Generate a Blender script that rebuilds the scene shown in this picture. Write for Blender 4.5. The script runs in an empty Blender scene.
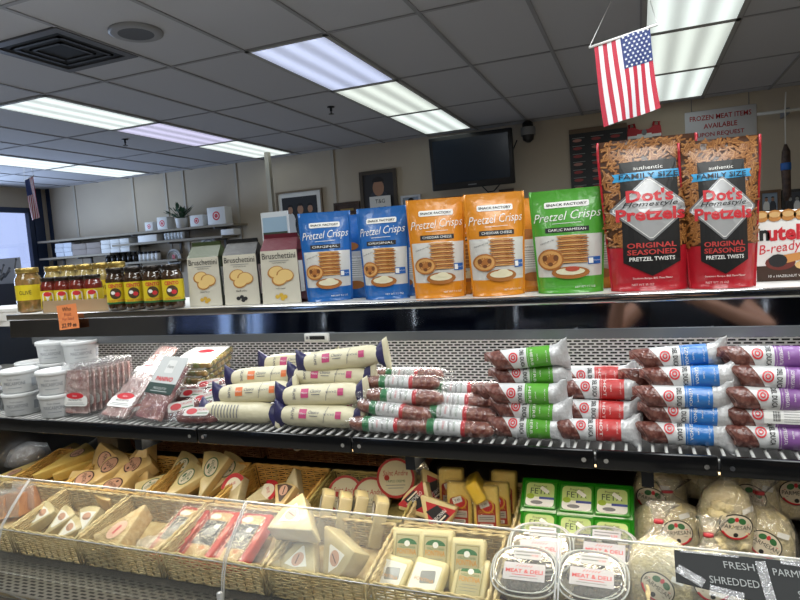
import bpy, bmesh, math, random
from mathutils import Vector, Matrix
C = bpy.context.scene.collection
SC = bpy.context.scene
PI = math.pi
# ------------------------------------------------------------------ camera
CAM_F, CAM_YAW, CAM_PITCH, CAM_ROLL, EYE = 612.4, math.radians(21.56), math.radians(4.717), math.radians(3.921), 1.5
_cy, _sy, _cp, _sp = math.cos(CAM_YAW), math.sin(CAM_YAW), math.cos(CAM_PITCH), math.sin(CAM_PITCH)
_fw = Vector((-_sy*_cp, _cy*_cp, -_sp)); _rt = Vector((_cy, _sy, 0)); _up = _rt.cross(_fw)
RT = _rt*math.cos(CAM_ROLL) - _up*math.sin(CAM_ROLL); UP = _up*math.cos(CAM_ROLL) + _rt*math.sin(CAM_ROLL); FW = _fw
EYEP = Vector((0, 0, EYE))
cd = bpy.data.cameras.new('camera'); cam = bpy.data.objects.new('camera', cd); C.objects.link(cam)
cd.sensor_width = 36; cd.lens = CAM_F/800*36; cd.clip_start = .02; cd.clip_end = 200
cam.matrix_world = Matrix(((RT.x, UP.x, -FW.x, 0), (RT.y, UP.y, -FW.y, 0), (RT.z, UP.z, -FW.z, EYE), (0, 0, 0, 1)))
SC.camera = cam
# ------------------------------------------------------------------ view, world, lights
SC.view_settings.view_transform = 'Standard'; SC.view_settings.look = 'None'
SC.view_settings.exposure = 0.0; SC.view_settings.gamma = 1.0; SC.view_settings.use_curve_mapping = False
SC.cycles.max_bounces = 8; SC.cycles.transparent_max_bounces = 24; SC.cycles.caustics_reflective = False; SC.cycles.caustics_refractive = False
SC.cycles.sample_clamp_indirect = 4
wd = bpy.data.worlds.new('daylight'); SC.world = wd; wd.use_nodes = True
wd.node_tree.nodes['Background'].inputs[0].default_value = (.66, .76, 1, 1); wd.node_tree.nodes['Background'].inputs[1].default_value = 1.15
D_ = math.radians
def area_light(name, x, y, z, sx, sy, power, col=(1, 1, 1), rot=(0, 0, 0)):
    l = bpy.data.lights.new(name, 'AREA'); l.shape = 'RECTANGLE'; l.size = sx; l.size_y = sy; l.energy = power; l.color = col
    o = bpy.data.objects.new(name, l); C.objects.link(o); o.location = (x, y, z); o.rotation_euler = rot; return o
# fluorescent troffers over the shop floor behind the camera (same grid and height as the ones in view)
for _x in (-2.07, .37, 2.8):
    for _y in (-.9, .5):
        area_light('troffer_light', _x, _y, 2.86, .55, 1.15, 24, (.98, 1, .97))
for _x in (-4.51, -2.07, .37):
    area_light('troffer_light', _x, 2.0, 2.86, 0.55, 1.15, 30, (.9, .96, 1))
# the cold case's own tube under the top deck, and a warm light added below the shelf to brighten the baskets
area_light('case_tube_light', -.75, 1.59, 1.262, 2.3, .05, 5.5, (1, .97, .92))
area_light('added_basket_light', -.75, 1.33, 1.012, 2.6, .04, 8.5, (1, .89, .7), (D_(-22), 0, 0))
area_light('window_light', -8.9, 5.4, 1.7, 2.2, 1.6, 85, (.55, .72, 1), (0, math.radians(-90), 0))

# ------------------------------------------------------------------ pixel helpers (photo 800x600 -> a point in the room)
def ray(px, py): return RT*((px-400)/CAM_F) + UP*((300-py)/CAM_F) + FW
def atY(px, py, Y): d = ray(px, py); return EYEP + d*(Y/d.y)
def atX(px, py, X): d = ray(px, py); return EYEP + d*(X/d.x)
def atZ(px, py, Z): d = ray(px, py); return EYEP + d*((Z-EYE)/d.z)
TILT = math.radians(12); TT = math.tan(TILT)
RIM_Y, RIM_Z = 1.18, .761                      # front edge of the sloping basket deck's rim plane
def atD(px, py, h=0):                          # point at height h above the sloping rim plane
    d = ray(px, py); t = (RIM_Z + h - TT*RIM_Y - EYE)/(d.z - TT*d.y); return EYEP + d*t
# ------------------------------------------------------------------ materials
def lin(c):
    if isinstance(c, str): c = tuple(int(c[i:i+2], 16)/255 for i in (0, 2, 4))
    return tuple((x/12.92 if x <= .04045 else ((x+.055)/1.055)**2.4) for x in c) + (1,)
MATS = {}
def mat(name, col, rough=.5, metal=0, coat=0, bump=0, bscale=60, spec=.5, noise=None, nscale=30, emit=0):
    if name in MATS: return MATS[name]
    m = bpy.data.materials.new(name); m.use_nodes = True; nt = m.node_tree; b = nt.nodes['Principled BSDF']
    b.inputs['Base Color'].default_value = lin(col); b.inputs['Roughness'].default_value = rough; b.inputs['Metallic'].default_value = metal
    b.inputs['Specular IOR Level'].default_value = spec
    if coat: b.inputs['Coat Weight'].default_value = coat; b.inputs['Coat Roughness'].default_value = .12
    if emit: b.inputs['Emission Color'].default_value = lin(col); b.inputs['Emission Strength'].default_value = emit
    if noise or bump:
        tc = nt.nodes.new('ShaderNodeTexCoord')
    if noise:
        n = nt.nodes.new('ShaderNodeTexNoise'); n.inputs['Scale'].default_value = nscale; n.inputs['Detail'].default_value = 4
        r = nt.nodes.new('ShaderNodeValToRGB'); r.color_ramp.elements[0].position = .38; r.color_ramp.elements[1].position = .62
        r.color_ramp.elements[0].color = lin(col); r.color_ramp.elements[1].color = lin(noise)
        nt.links.new(tc.outputs['Object'], n.inputs['Vector']); nt.links.new(n.outputs['Fac'], r.inputs[0]); nt.links.new(r.outputs[0], b.inputs['Base Color'])
    if bump:
        n2 = nt.nodes.new('ShaderNodeTexNoise'); n2.inputs['Scale'].default_value = bscale; n2.inputs['Detail'].default_value = 3
        bp = nt.nodes.new('ShaderNodeBump'); bp.inputs['Strength'].default_value = bump; bp.inputs['Distance'].default_value = .01
        nt.links.new(tc.outputs['Object'], n2.inputs['Vector']); nt.links.new(n2.outputs['Fac'], bp.inputs['Height'])
        nt.links.new(bp.outputs[0], b.inputs['Normal'])
        if coat: nt.links.new(bp.outputs[0], b.inputs['Coat Normal'])
    MATS[name] = m; return m
def film(name, tint='FFFFFF', base=.06, edge=.55, rough=.15, bump=.6, bscale=45, haze=0):
    """thin clear plastic: see-through with sharp highlights; haze adds milky scatter"""
    if name in MATS: return MATS[name]
    m = bpy.data.materials.new(name); m.use_nodes = True; nt = m.node_tree; nt.nodes.clear()
    out = nt.nodes.new('ShaderNodeOutputMaterial'); tr = nt.nodes.new('ShaderNodeBsdfTransparent'); gl = nt.nodes.new('ShaderNodeBsdfGlossy')
    tr.inputs[0].default_value = lin(tint); gl.inputs['Roughness'].default_value = rough; gl.inputs[0].default_value = (1, 1, 1, 1)
    lw = nt.nodes.new('ShaderNodeLayerWeight'); lw.inputs[0].default_value = .35
    mp = nt.nodes.new('ShaderNodeMapRange'); mp.inputs[3].default_value = base; mp.inputs[4].default_value = edge
    mx = nt.nodes.new('ShaderNodeMixShader')
    nt.links.new(lw.outputs['Facing'], mp.inputs[0]); nt.links.new(mp.outputs[0], mx.inputs[0]); nt.links.new(tr.outputs[0], mx.inputs[1]); nt.links.new(gl.outputs[0], mx.inputs[2])
    last = mx
    if haze:
        df = nt.nodes.new('ShaderNodeBsdfDiffuse'); df.inputs[0].default_value = (.9, .9, .92, 1); m2 = nt.nodes.new('ShaderNodeMixShader'); m2.inputs[0].default_value = haze
        nt.links.new(mx.outputs[0], m2.inputs[1]); nt.links.new(df.outputs[0], m2.inputs[2]); last = m2
    if bump:
        tc = nt.nodes.new('ShaderNodeTexCoord'); n = nt.nodes.new('ShaderNodeTexNoise'); n.inputs['Scale'].default_value = bscale; n.inputs['Detail'].default_value = 2
        n.inputs['Distortion'].default_value = 1.2
        bp = nt.nodes.new('ShaderNodeBump'); bp.inputs['Strength'].default_value = bump; bp.inputs['Distance'].default_value = .012
        nt.links.new(tc.outputs['Object'], n.inputs['Vector']); nt.links.new(n.outputs['Fac'], bp.inputs['Height']); nt.links.new(bp.outputs[0], gl.inputs['Normal']); nt.links.new(bp.outputs[0], lw.inputs['Normal'])
    nt.links.new(last.outputs[0], out.inputs[0]); MATS[name] = m; return m
# ------------------------------------------------------------------ mesh builder
_text = {}
def text_mesh(s, shear=0., bold=0.):
    k = (s, shear, bold)
    if k not in _text:
        cu = bpy.data.curves.new('t', 'FONT'); cu.body = s; cu.size = 1; cu.shear = shear; cu.offset = bold; cu.resolution_u = 2; cu.fill_mode = 'FRONT'
        o = bpy.data.objects.new('t', cu); C.objects.link(o)
        dg = bpy.context.evaluated_depsgraph_get(); dg.update(); e = o.evaluated_get(dg); me = e.to_mesh()
        vs = [(v.co.x, v.co.y) for v in me.vertices]; fs = [tuple(p.vertices) for p in me.polygons]; e.to_mesh_clear()
        bpy.data.objects.remove(o); bpy.data.curves.remove(cu)
        x0 = min(v[0] for v in vs); x1 = max(v[0] for v in vs); y0 = min(v[1] for v in vs); y1 = max(v[1] for v in vs)
        cx, cy = (x0+x1)/2, (y0+y1)/2
        _text[k] = ([(x-cx, y-cy) for x, y in vs], fs, x1-x0, y1-y0)
    return _text[k]
class Art:
    """flat printing: coloured shapes in (u,v) metres, later wrapped on a surface"""
    def __init__(s): s.v = []; s.f = []; s.m = []
    def add(s, pts, faces, m, layer):
        b = len(s.v); s.v += [(p[0], p[1], layer) for p in pts]
        for f in faces: s.f.append(tuple(b+i for i in f)); s.m.append(m)
    def rect(s, x0, x1, y0, y1, m, layer=0, seg=.012, rot=0):
        nx = max(1, min(14, math.ceil(abs(x1-x0)/seg))); ny = max(1, min(14, math.ceil(abs(y1-y0)/seg)))
        cx, cy = (x0+x1)/2, (y0+y1)/2; c, sn = math.cos(rot), math.sin(rot); pts = []
        for j in range(ny+1):
            for i in range(nx+1):
                x = x0+(x1-x0)*i/nx-cx; y = y0+(y1-y0)*j/ny-cy; pts.append((cx+x*c-y*sn, cy+x*sn+y*c))
        s.add(pts, [(j*(nx+1)+i, j*(nx+1)+i+1, (j+1)*(nx+1)+i+1, (j+1)*(nx+1)+i) for j in range(ny) for i in range(nx)], m, layer)
    def ell(s, cx, cy, rx, ry, m, layer=0, n=20, rot=0, rings=2, a0=0, a1=2*PI, hole=0):
        pts = []; fs = []; c, sn = math.cos(rot), math.sin(rot); full = abs(a1-a0-2*PI) < 1e-6; k = n if full else n+1
        rs = [hole+(1-hole)*j/rings for j in range(rings+1)]
        for q in rs:
            for i in range(k):
                a = a0+(a1-a0)*i/n; x, y = rx*q*math.cos(a), ry*q*math.sin(a); pts.append((cx+x*c-y*sn, cy+x*sn+y*c))
        for j in range(rings):
            for i in range(n): fs.append((j*k+i, j*k+(i+1) % k, (j+1)*k+(i+1) % k, (j+1)*k+i))
        s.add(pts, fs, m, layer)
    def poly(s, pts, m, layer=0, maxlen=.03):
        c = (sum(p[0] for p in pts)/len(pts), sum(p[1] for p in pts)/len(pts)); n = len(pts)
        rings = max(1, min(5, int(max(math.hypot(p[0]-c[0], p[1]-c[1]) for p in pts)/maxlen)+1))
        ed = []
        for i in range(n):
            a, b = pts[i], pts[(i+1) % n]; k = max(1, min(8, int(math.hypot(a[0]-b[0], a[1]-b[1])/maxlen)+1))
            ed += [(a[0]+(b[0]-a[0])*j/k, a[1]+(b[1]-a[1])*j/k) for j in range(k)]
        n = len(ed); P = [c]; F = []
        for r in range(1, rings+1): P += [(c[0]+(p[0]-c[0])*r/rings, c[1]+(p[1]-c[1])*r/rings) for p in ed]
        for i in range(n): F.append((0, 1+i, 1+(i+1) % n))
        for r in range(rings-1):
            for i in range(n): F.append((1+r*n+i, 1+(r+1)*n+i, 1+(r+1)*n+(i+1) % n, 1+r*n+(i+1) % n))
        s.add(P, F, m, layer)
    def rrect(s, cx, cy, w, h, r, m, layer=0, rot=0):
        pts = []
        for qx, qy, a in ((1, 1, 0), (-1, 1, PI/2), (-1, -1, PI), (1, -1, 1.5*PI)):
            for k in range(4):
                t = a+k*PI/6; pts.append((qx*(w/2-r)+r*math.cos(t), qy*(h/2-r)+r*math.sin(t)))
        c, sn = math.cos(rot), math.sin(rot); s.poly([(cx+x*c-y*sn, cy+x*sn+y*c) for x, y in pts], m, layer)
    def line(s, x0, y0, x1, y1, w, m, layer=0):
        dx, dy = x1-x0, y1-y0; L = math.hypot(dx, dy) or 1; nx, ny = -dy/L*w/2, dx/L*w/2; k = max(1, min(10, int(L/.015))); P = []
        for i in range(k+1): x, y = x0+dx*i/k, y0+dy*i/k; P += [(x+nx, y+ny), (x-nx, y-ny)]
        s.add(P, [(2*i, 2*i+1, 2*i+3, 2*i+2) for i in range(k)], m, layer)
    def text(s, t, cx, cy, h, m, layer=1, w=None, shear=0., bold=0., rot=0, fitw=None):
        if not t: return
        vs, fs, tw, th = text_mesh(t, shear, bold); k = h/th; kx = k
        if w: kx = w/tw
        elif fitw and k*tw > fitw: kx = fitw/tw
        c, sn = math.cos(rot), math.sin(rot)
        s.add([(cx+x*kx*c-y*k*sn, cy+x*kx*sn+y*k*c) for x, y in vs], fs, m, layer)
class MB:
    def __init__(s): s.v = []; s.f = []; s.m = []; s.s = []
    def add(s, vs, fs, m=0, sm=False):
        b = len(s.v); s.v += [Vector(p) for p in vs]
        for f in fs: s.f.append(tuple(b+i for i in f)); s.m.append(m); s.s.append(sm)
        return s
    def box(s, x0, x1, y0, y1, z0, z1, m=0):
        return s.add([(x0, y0, z0), (x1, y0, z0), (x1, y1, z0), (x0, y1, z0), (x0, y0, z1), (x1, y0, z1), (x1, y1, z1), (x0, y1, z1)],
              [(0, 3, 2, 1), (4, 5, 6, 7), (0, 1, 5, 4), (1, 2, 6, 5), (2, 3, 7, 6), (3, 0, 4, 7)], m)
    def rbox(s, x0, x1, y0, y1, z0, z1, r, m=0, seg=2):
        bm = bmesh.new(); bmesh.ops.create_cube(bm, size=1)
        for v in bm.verts: v.co = Vector(((x0+x1)/2+v.co.x*(x1-x0), (y0+y1)/2+v.co.y*(y1-y0), (z0+z1)/2+v.co.z*(z1-z0)))
        bmesh.ops.bevel(bm, geom=bm.edges[:], offset=r, segments=seg, profile=.5, affect='EDGES')
        s.add([v.co[:] for v in bm.verts], [[v.index for v in f.verts] for f in bm.faces] if not bm.verts.index_update() else 0, m, True); bm.free(); return s
    def prism(s, poly, y0, y1, m=0, sm=False, fn=None):
        n = len(poly); fn = fn or (lambda a, b, y: (a, y, b))
        vs = [fn(a, b, y0) for a, b in poly]+[fn(a, b, y1) for a, b in poly]
        s.add(vs, [tuple(range(n)), tuple(reversed(range(n, 2*n)))], m); b = len(s.v)-2*n
        for i in range(n): s.f.append((b+i, b+(i+1) % n, b+n+(i+1) % n, b+n+i)); s.m.append(m); s.s.append(sm)
        return s
    def loft(s, rings, m=0, sm=True, caps=(True, True), closed=True, mats=None):
        n = len(rings[0]); b = len(s.v)
        for r in rings: s.v += [Vector(p) for p in r]
        for j in range(len(rings)-1):
            mm = mats[j] if mats else m
            for i in range(n if closed else n-1):
                s.f.append((b+j*n+i, b+j*n+(i+1) % n, b+(j+1)*n+(i+1) % n, b+(j+1)*n+i)); s.m.append(mm); s.s.append(sm)
        if caps[0]: s.f.append(tuple(b+i for i in reversed(range(n)))); s.m.append(mats[0] if mats else m); s.s.append(False)
        if caps[1]: s.f.append(tuple(b+(len(rings)-1)*n+i for i in range(n))); s.m.append(mats[-1] if mats else m); s.s.append(False)
        return s
    def lathe(s, prof, n=20, m=0, c=(0, 0), mats=None, caps=(True, True), sm=True):
        return s.loft([[(c[0]+r*math.cos(2*PI*i/n), c[1]+r*math.sin(2*PI*i/n), z) for i in range(n)] for r, z in prof], m, sm, caps, True, mats)
    def tube(s, pts, r, n=6, m=0, caps=True, rs=None, sm=True):
        P = [Vector(p) for p in pts]; rings = []; prev = None
        for i, p in enumerate(P):
            t = (P[min(i+1, len(P)-1)]-P[max(i-1, 0)]).normalized()
            a = prev if prev else (Vector((0, 0, 1)) if abs(t.z) < .9 else Vector((1, 0, 0)))
            u = (a-t*a.dot(t)).normalized(); v = t.cross(u); prev = u; q = rs[i] if rs else r
            rings.append([p+(u*math.cos(2*PI*k/n)+v*math.sin(2*PI*k/n))*q for k in range(n)])
        return s.loft(rings, m, sm, (caps, caps))
    def grid(s, fn, nu, nv, m=0, sm=True):
        return s.add([fn(i/nu, j/nv) for j in range(nv+1) for i in range(nu+1)],
              [(j*(nu+1)+i, j*(nu+1)+i+1, (j+1)*(nu+1)+i+1, (j+1)*(nu+1)+i) for j in range(nv) for i in range(nu)], m, sm)
    def ico(s, c, r, sub=1, m=0, sc=(1, 1, 1), jit=0, rnd=random):
        bm = bmesh.new(); bmesh.ops.create_icosphere(bm, subdivisions=sub, radius=1); bm.verts.index_update()
        vs = []
        for v in bm.verts:
            k = r*(1+rnd.uniform(-jit, jit)); vs.append((c[0]+v.co.x*k*sc[0], c[1]+v.co.y*k*sc[1], c[2]+v.co.z*k*sc[2]))
        s.add(vs, [[v.index for v in f.verts] for f in bm.faces], m, True); bm.free(); return s
    def art(s, a, fn):
        b = len(s.v); s.v += [Vector(fn(*p)) for p in a.v]
        for f, m in zip(a.f, a.m): s.f.append(tuple(b+i for i in f)); s.m.append(m); s.s.append(False)
        return s
    def xf(s, M): s.v = [M @ v for v in s.v]; return s
    def build(s, name, mats, parent=None):
        me = bpy.data.meshes.new(name); me.from_pydata([v[:] for v in s.v], [], s.f)
        for m in (mats if isinstance(mats, (list, tuple)) else [mats]): me.materials.append(m)
        me.polygons.foreach_set('material_index', s.m); me.polygons.foreach_set('use_smooth', s.s); me.update()
        o = bpy.data.objects.new(name, me); C.objects.link(o)
        if parent: o.parent = parent
        return o
def tag(o, label, cat, group=None, kind=None):
    o['label'] = label; o['category'] = cat
    if group: o['group'] = group
    if kind: o['kind'] = kind
    return o
def thing(name, label, cat, loc=(0, 0, 0), rz=0, group=None):
    o = bpy.data.objects.new(name, None); C.objects.link(o); o.empty_display_size = .02; o.location = loc; o.rotation_euler = (0, 0, rz); return tag(o, label, cat, group)
def struct(name, mb, m): o = mb.build(name, m); o['kind'] = 'structure'; return o
def dup(root, loc=None, rz=None, label=None, M=None, group=None):
    r = root.copy(); C.objects.link(r)
    if label: r['label'] = label
    if group: r['group'] = group
    for ch in list(root.children):
        c = ch.copy(); C.objects.link(c); c.parent = r
        for g in list(ch.children): d = g.copy(); C.objects.link(d); d.parent = c
    if M is not None: r.matrix_world = M
    else:
        if loc is not None: r.location = loc
        if rz is not None: r.rotation_euler = (0, 0, rz)
    return r
def frame(pos, x, z, s=1.):
    """matrix with local x along x and local z near z"""
    x = Vector(x).normalized(); z = Vector(z); z = (z-x*z.dot(x)).normalized(); y = z.cross(x); p = Vector(pos)
    return Matrix(((x.x*s, y.x*s, z.x*s, p.x), (x.y*s, y.y*s, z.y*s, p.y), (x.z*s, y.z*s, z.z*s, p.z), (0, 0, 0, 1)))
def eul(pos, rx=0, ry=0, rz=0, s=1.):
    return Matrix.Translation(Vector(pos)) @ Matrix.Rotation(rz, 4, 'Z') @ Matrix.Rotation(ry, 4, 'Y') @ Matrix.Rotation(rx, 4, 'X') @ Matrix.Scale(s, 4)
D = math.radians
# ================================================================== SETTING
YB, XL, XR, YF, H = 7.38, -9.05, 4.2, -3.2, 2.87
M_wall = mat('wall_paint', 'C2B5A0', .8, noise='BCAF9C', nscale=1.5); M_ceil = mat('ceiling_tile', 'BDBDC2', .9, bump=.15, bscale=180)
M_tbar = mat('ceiling_bar', '949498', .6); M_floor = mat('floor_tile', 'B0A99E', .4); M_trim = mat('wall_batten', 'B9B1A2', .6)
M_navy = mat('navy_frame', '22304A', .5); M_white = mat('white_paint', 'E4E4E2', .5); M_black = mat('black_plastic', '141416', .35)
M_steel = mat('brushed_steel', 'A9ABAE', .28, .95); M_chrome = mat('chrome', 'D8DADC', .1, 1); M_dark = mat('dark_steel', '303236', .3, .8)
M_wood = mat('brown_wood', '4C3525', .5, noise='3A281B', nscale=12); M_paper = mat('white_paper', 'E8E6E0', .7); M_card = mat('cardboard', 'A48A6A', .8)
M_ink = mat('dark_ink', '1A1A1C', .6); M_red = mat('red_ink', 'B4232B', .5); M_lred = mat('bright_red_ink', 'D0303A', .45, coat=.4); M_grey = mat('grey_ink', '7F8083', .6)
M_green = mat('green_ink', '2F6B3A', .5); M_blue = mat('blue_ink', '1F5FAF', .45); M_yel = mat('yellow_ink', 'E2C22B', .45); M_wink = mat('white_ink', 'EFEFEC', .5)
M_skin = mat('skin_print', 'B08468', .6)
struct('floor', MB().box(XL-.1, XR+.1, YF-.1, YB+.1, -.1, 0), M_floor)
struct('ceiling', MB().box(XL-.1, XR+.1, YF-.1, YB+.1, H, H+.1), M_ceil)
tb = MB(); GX0, GY0 = -.545, 4.75
for k in range(-14, 8): tb.box(GX0+.61*k-.0125, GX0+.61*k+.0125, YF, YB, H-.007, H)
for k in range(-7, 3): tb.box(XL, XR, GY0+1.22*k-.0125, GY0+1.22*k+.0125, H-.006, H)
struct('trim_1', tb, M_tbar)
struct('wall_back', MB().box(XL-.1, XR+.1, YB, YB+.1, 0, H), M_wall)
struct('wall_right', MB().box(XR, XR+.1, YF, YB, 0, H), M_wall)
struct('wall_front', MB().box(XL-.1, XR+.1, YF-.1, YF, 0, H), M_wall)
w = MB(); w.box(XL-.1, XL, YF, 3.0, 0, H); w.box(XL-.1, XL, 3.0, 7.12, 0, 1.0); w.box(XL-.1, XL, 3.0, 7.12, 2.56, H); w.box(XL-.1, XL, 7.12, YB, 0, H)
struct('wall_left', w, M_wall)
w = MB()
for a in (3.0, 5.05, 7.04): w.box(XL-.06, XL+.02, a, a+.08, 1.0, 2.56)
w.box(XL-.06, XL+.02, 3.0, 7.12, 2.48, 2.56); w.box(XL-.06, XL+.02, 3.0, 7.12, 1.0, 1.07)
wf = struct('window_1', w, M_navy)
MB().box(XL-.03, XL-.025, 3.08, 7.04, 1.07, 2.48).build('window_pane', film('window_glass', 'EEF2FF', .05, .4, .03, 0), wf)
w = MB(); w.box(XL, XL+.03, 7.13, 7.3, .1, H); w.box(XL+.05, XL+.12, YB-.02, YB, .1, H); struct('trim_2', w, M_navy)
for i, px in enumerate((73, 132, 165, 183, 236, 334)):
    x = atY(px, 180, YB).x; struct('trim_%d' % (3+i), MB().box(x-.022, x+.022, YB-.012, YB, .1, H), M_trim)
struct('baseboard_back', MB().box(XL, XR, YB-.012, YB, 0, .1), M_navy)
# ------------------------------------------------------------------ ceiling fixtures
def panel_mat(name, col, k):
    m = bpy.data.materials.new(name); m.use_nodes = True; nt = m.node_tree; b = nt.nodes['Principled BSDF']
    tc = nt.nodes.new('ShaderNodeTexCoord'); sx = nt.nodes.new('ShaderNodeSeparateXYZ'); nt.links.new(tc.outputs['Object'], sx.inputs[0])
    ml = nt.nodes.new('ShaderNodeMath'); ml.operation = 'MULTIPLY'; ml.inputs[1].default_value = 2*PI/.185; nt.links.new(sx.outputs[0], ml.inputs[0])
    co = nt.nodes.new('ShaderNodeMath'); co.operation = 'COSINE'; nt.links.new(ml.outputs[0], co.inputs[0])
    mr = nt.nodes.new('ShaderNodeMapRange'); mr.inputs[1].default_value = -1; mr.inputs[2].default_value = 1; mr.inputs[3].default_value = .62*k; mr.inputs[4].default_value = 1.15*k
    nt.links.new(co.outputs[0], mr.inputs[0]); nt.links.new(mr.outputs[0], b.inputs['Emission Strength'])
    b.inputs['Base Color'].default_value = lin('DDDDDD'); b.inputs['Emission Color'].default_value = lin(col); b.inputs['Roughness'].default_value = .4; return m
PM = {'white': panel_mat('lit_panel_white', 'E9F5EF', 1.0), 'blue': panel_mat('lit_panel_bluish', 'C3CFF2', .92), 'warm': panel_mat('lit_panel_greenish', 'E2ECE2', .95), 'violet': panel_mat('lit_panel_violet', 'D2CDF0', .85)}
def troffer(kx, ky, tone, label):
    x0 = GX0+.61*kx; y0 = GY0+1.22*ky
    t = thing('ceiling_light', label, 'ceiling light', (x0+.305, y0+.61, H-.012), 0, 'ceiling light panels')
    f = MB(); a, b = .305, .61
    f.box(-a, a, -b, -b+.03, 0, .012).box(-a, a, b-.03, b, 0, .012).box(-a, -a+.03, -b, b, 0, .012).box(a-.03, a, -b, b, 0, .012); f.build('fixture_frame', mat('fixture_frame', 'A8A8A8', .5), t)
    MB().box(-a+.03, a-.03, -b+.03, b-.03, .003, .009).build('diffuser', PM[tone], t)
row = [(-3, -1, 'blue', 'bluish ceiling light panel nearest in the row left of the television'), (-3, 0, 'warm', 'greenish ceiling light panel, middle one of the row leading to the television'), (-3, 1, 'white', 'bright white ceiling light panel just left of the television'),
 (-7, -1, 'white', 'long bright ceiling light panel right below the square vent'), (-7, 0, 'violet', 'violet-tinted ceiling light panel between two white ones'), (-7, 1, 'white', 'white ceiling light panel reaching the top of the thin post'),
 (-11, 0, 'white', 'bright ceiling light panel at the far left above the small flag'), (-11, 1, 'white', 'far left ceiling light panel nearest the back wall'),
 (1, -1, 'white', 'ceiling light panel above the big flag, cut off by the top edge'), (1, 0, 'warm', 'ceiling light panel right behind the big flag, middle of its row'), (1, 1, 'white', 'ceiling light panel right of the flag nearest the back wall')]
for r in row: troffer(*r)
v = thing('ceiling_vent', 'square dark air vent set in the ceiling at the left', 'vent', (-3.29, 2.93, H-.012))
f = MB(); f.box(-.305, .305, -.305, -.25, 0, .012).box(-.305, .305, .25, .305, 0, .012).box(-.305, -.25, -.25, .25, 0, .012).box(.25, .305, -.25, .25, 0, .012); f.build('vent_frame', mat('vent_frame', '55555A', .5), v)
MB().box(-.25, .25, -.25, .25, .008, .011).build('vent_opening', mat('vent_dark', '15171C', .8), v)
for a in (.2, .13): MB().box(-a, a, -a, -a+.02, .0, .008).box(-a, a, a-.02, a, 0, .008).box(-a, -a+.02, -a, a, 0, .008).box(a-.02, a, -a, a, 0, .008).build('vent_ring', mat('vent_ring', '25272D', .5), v)
p = atZ(136, 33, H-.01); s = thing('ceiling_speaker', 'round flush loudspeaker in the ceiling beside the square vent', 'speaker', (p.x, p.y, H-.02))
MB().lathe([(.15, .02), (.15, .006), (.135, 0), (.1, .002)], 32, caps=(False, False)).build('speaker_rim', mat('speaker_rim', '8C8C8E', .5), s); MB().lathe([(.1, .002), (.02, .004), (.005, .004)], 32, caps=(False, True)).build('speaker_grille', mat('speaker_grille', '55565A', .7), s)
for px, py, lb in ((331, 110, 'small sprinkler head under the ceiling tile nearest the light row'), (125, 142, 'small sprinkler head below the violet-tinted light panel')):
    p = atZ(px, py, H-.03); s = thing('sprinkler_head', lb, 'sprinkler', (p.x, p.y, H-.07)); MB().lathe([(.035, .07), (.035, .062), (.012, .06), (.012, .03), (.006, .028)], 12).build('sprinkler_body', M_dark, s); MB().lathe([(.006, .03), (.006, .006), (.026, .004), (.026, 0)], 12).build('deflector', M_dark, s)

# ================================================================== BACK WALL THINGS
def onwall(name, label, cat, x0, y0, x1, y1, depth=.03, Y=YB, group=None):
    """thing whose local frame has x right, z up, its face towards -y; returns (empty, width, height)"""
    a = atY((x0+x1)/2, y1, Y-depth); b = atY((x0+x1)/2, y0, Y-depth); l = atY(x0, (y0+y1)/2, Y-depth); r = atY(x1, (y0+y1)/2, Y-depth)
    return thing(name, label, cat, ((l.x+r.x)/2, Y, a.z), 0, group), r.x-l.x, b.z-a.z
def picture(name, label, px, frame_m, mats, art, matw=0, bw=.03, depth=.03, Y=YB, group=None):
    t, w, h = onwall(name, label, 'picture', *px, depth=depth, Y=Y, group=group)
    f = MB(); f.box(-w/2, w/2, -depth, 0, 0, bw).box(-w/2, w/2, -depth, 0, h-bw, h).box(-w/2, -w/2+bw, -depth, 0, bw, h-bw).box(w/2-bw, w/2, -depth, 0, bw, h-bw); f.build('picture_frame', frame_m, t)
    if matw: MB().box(-w/2+bw, w/2-bw, -depth*.5, -.002, bw, h-bw).build('mat_board', M_paper, t)
    q = bw+matw; A = Art(); art(A, w-2*q, h-2*q); MB().art(A, lambda u, v, l: (u, -depth*.6-.001*l, q+v)).build('picture_print', mats, t); return t
def people(A, w, h, pts, bg=0):
    A.rect(-w/2, w/2, 0, h, bg, 0, 1)
    for x, s, m in pts: A.ell(x*w, h*.18, s*w*1.5, h*.38, m, 1, 14); A.ell(x*w, h*.62, s*w*.72, s*w*.95, 2, 2, 14); A.ell(x*w, h*.66+s*w*.5, s*w*.75, s*w*.6, 3, 3, 14, 0, 1, 0, PI)
PMATS = [mat('photo_dark', '2A2A2E', .4), mat('photo_suit', '3B3E48', .5), M_skin, mat('photo_hair', '1C1715', .6), mat('photo_pale', '8FA0B5', .5), M_wink]
picture('framed_photograph', 'framed portrait of a man in a dark suit beside the television', (360, 170, 397, 214), mat('frame_dark', '4A4034', .4), PMATS, lambda A, w, h: people(A, w, h, [(0, .26, 1)]), bw=.045)
picture('framed_photograph', 'large framed group photograph with pale border behind the thin post', (277, 190, 323, 237), mat('frame_bronze', '7A6A55', .4), PMATS, lambda A, w, h: people(A, w, h, [(-.27, .1, 5), (.02, .12, 1), (.3, .1, 1)]), .06, .025)
picture('award_plaque', 'small dark wall plaque with two gold lines left of the portrait', (334, 202, 360, 224), M_wood, [M_wood, mat('gold', '9C8450', .35, .6)], lambda A, w, h: (A.rect(-w/2, w/2, 0, h, 0, 0, 1), A.rect(-w*.3, w*.3, h*.62, h*.76, 1, 1, 1), A.rect(-w*.3, w*.3, h*.3, h*.42, 1, 1, 1)))
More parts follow.
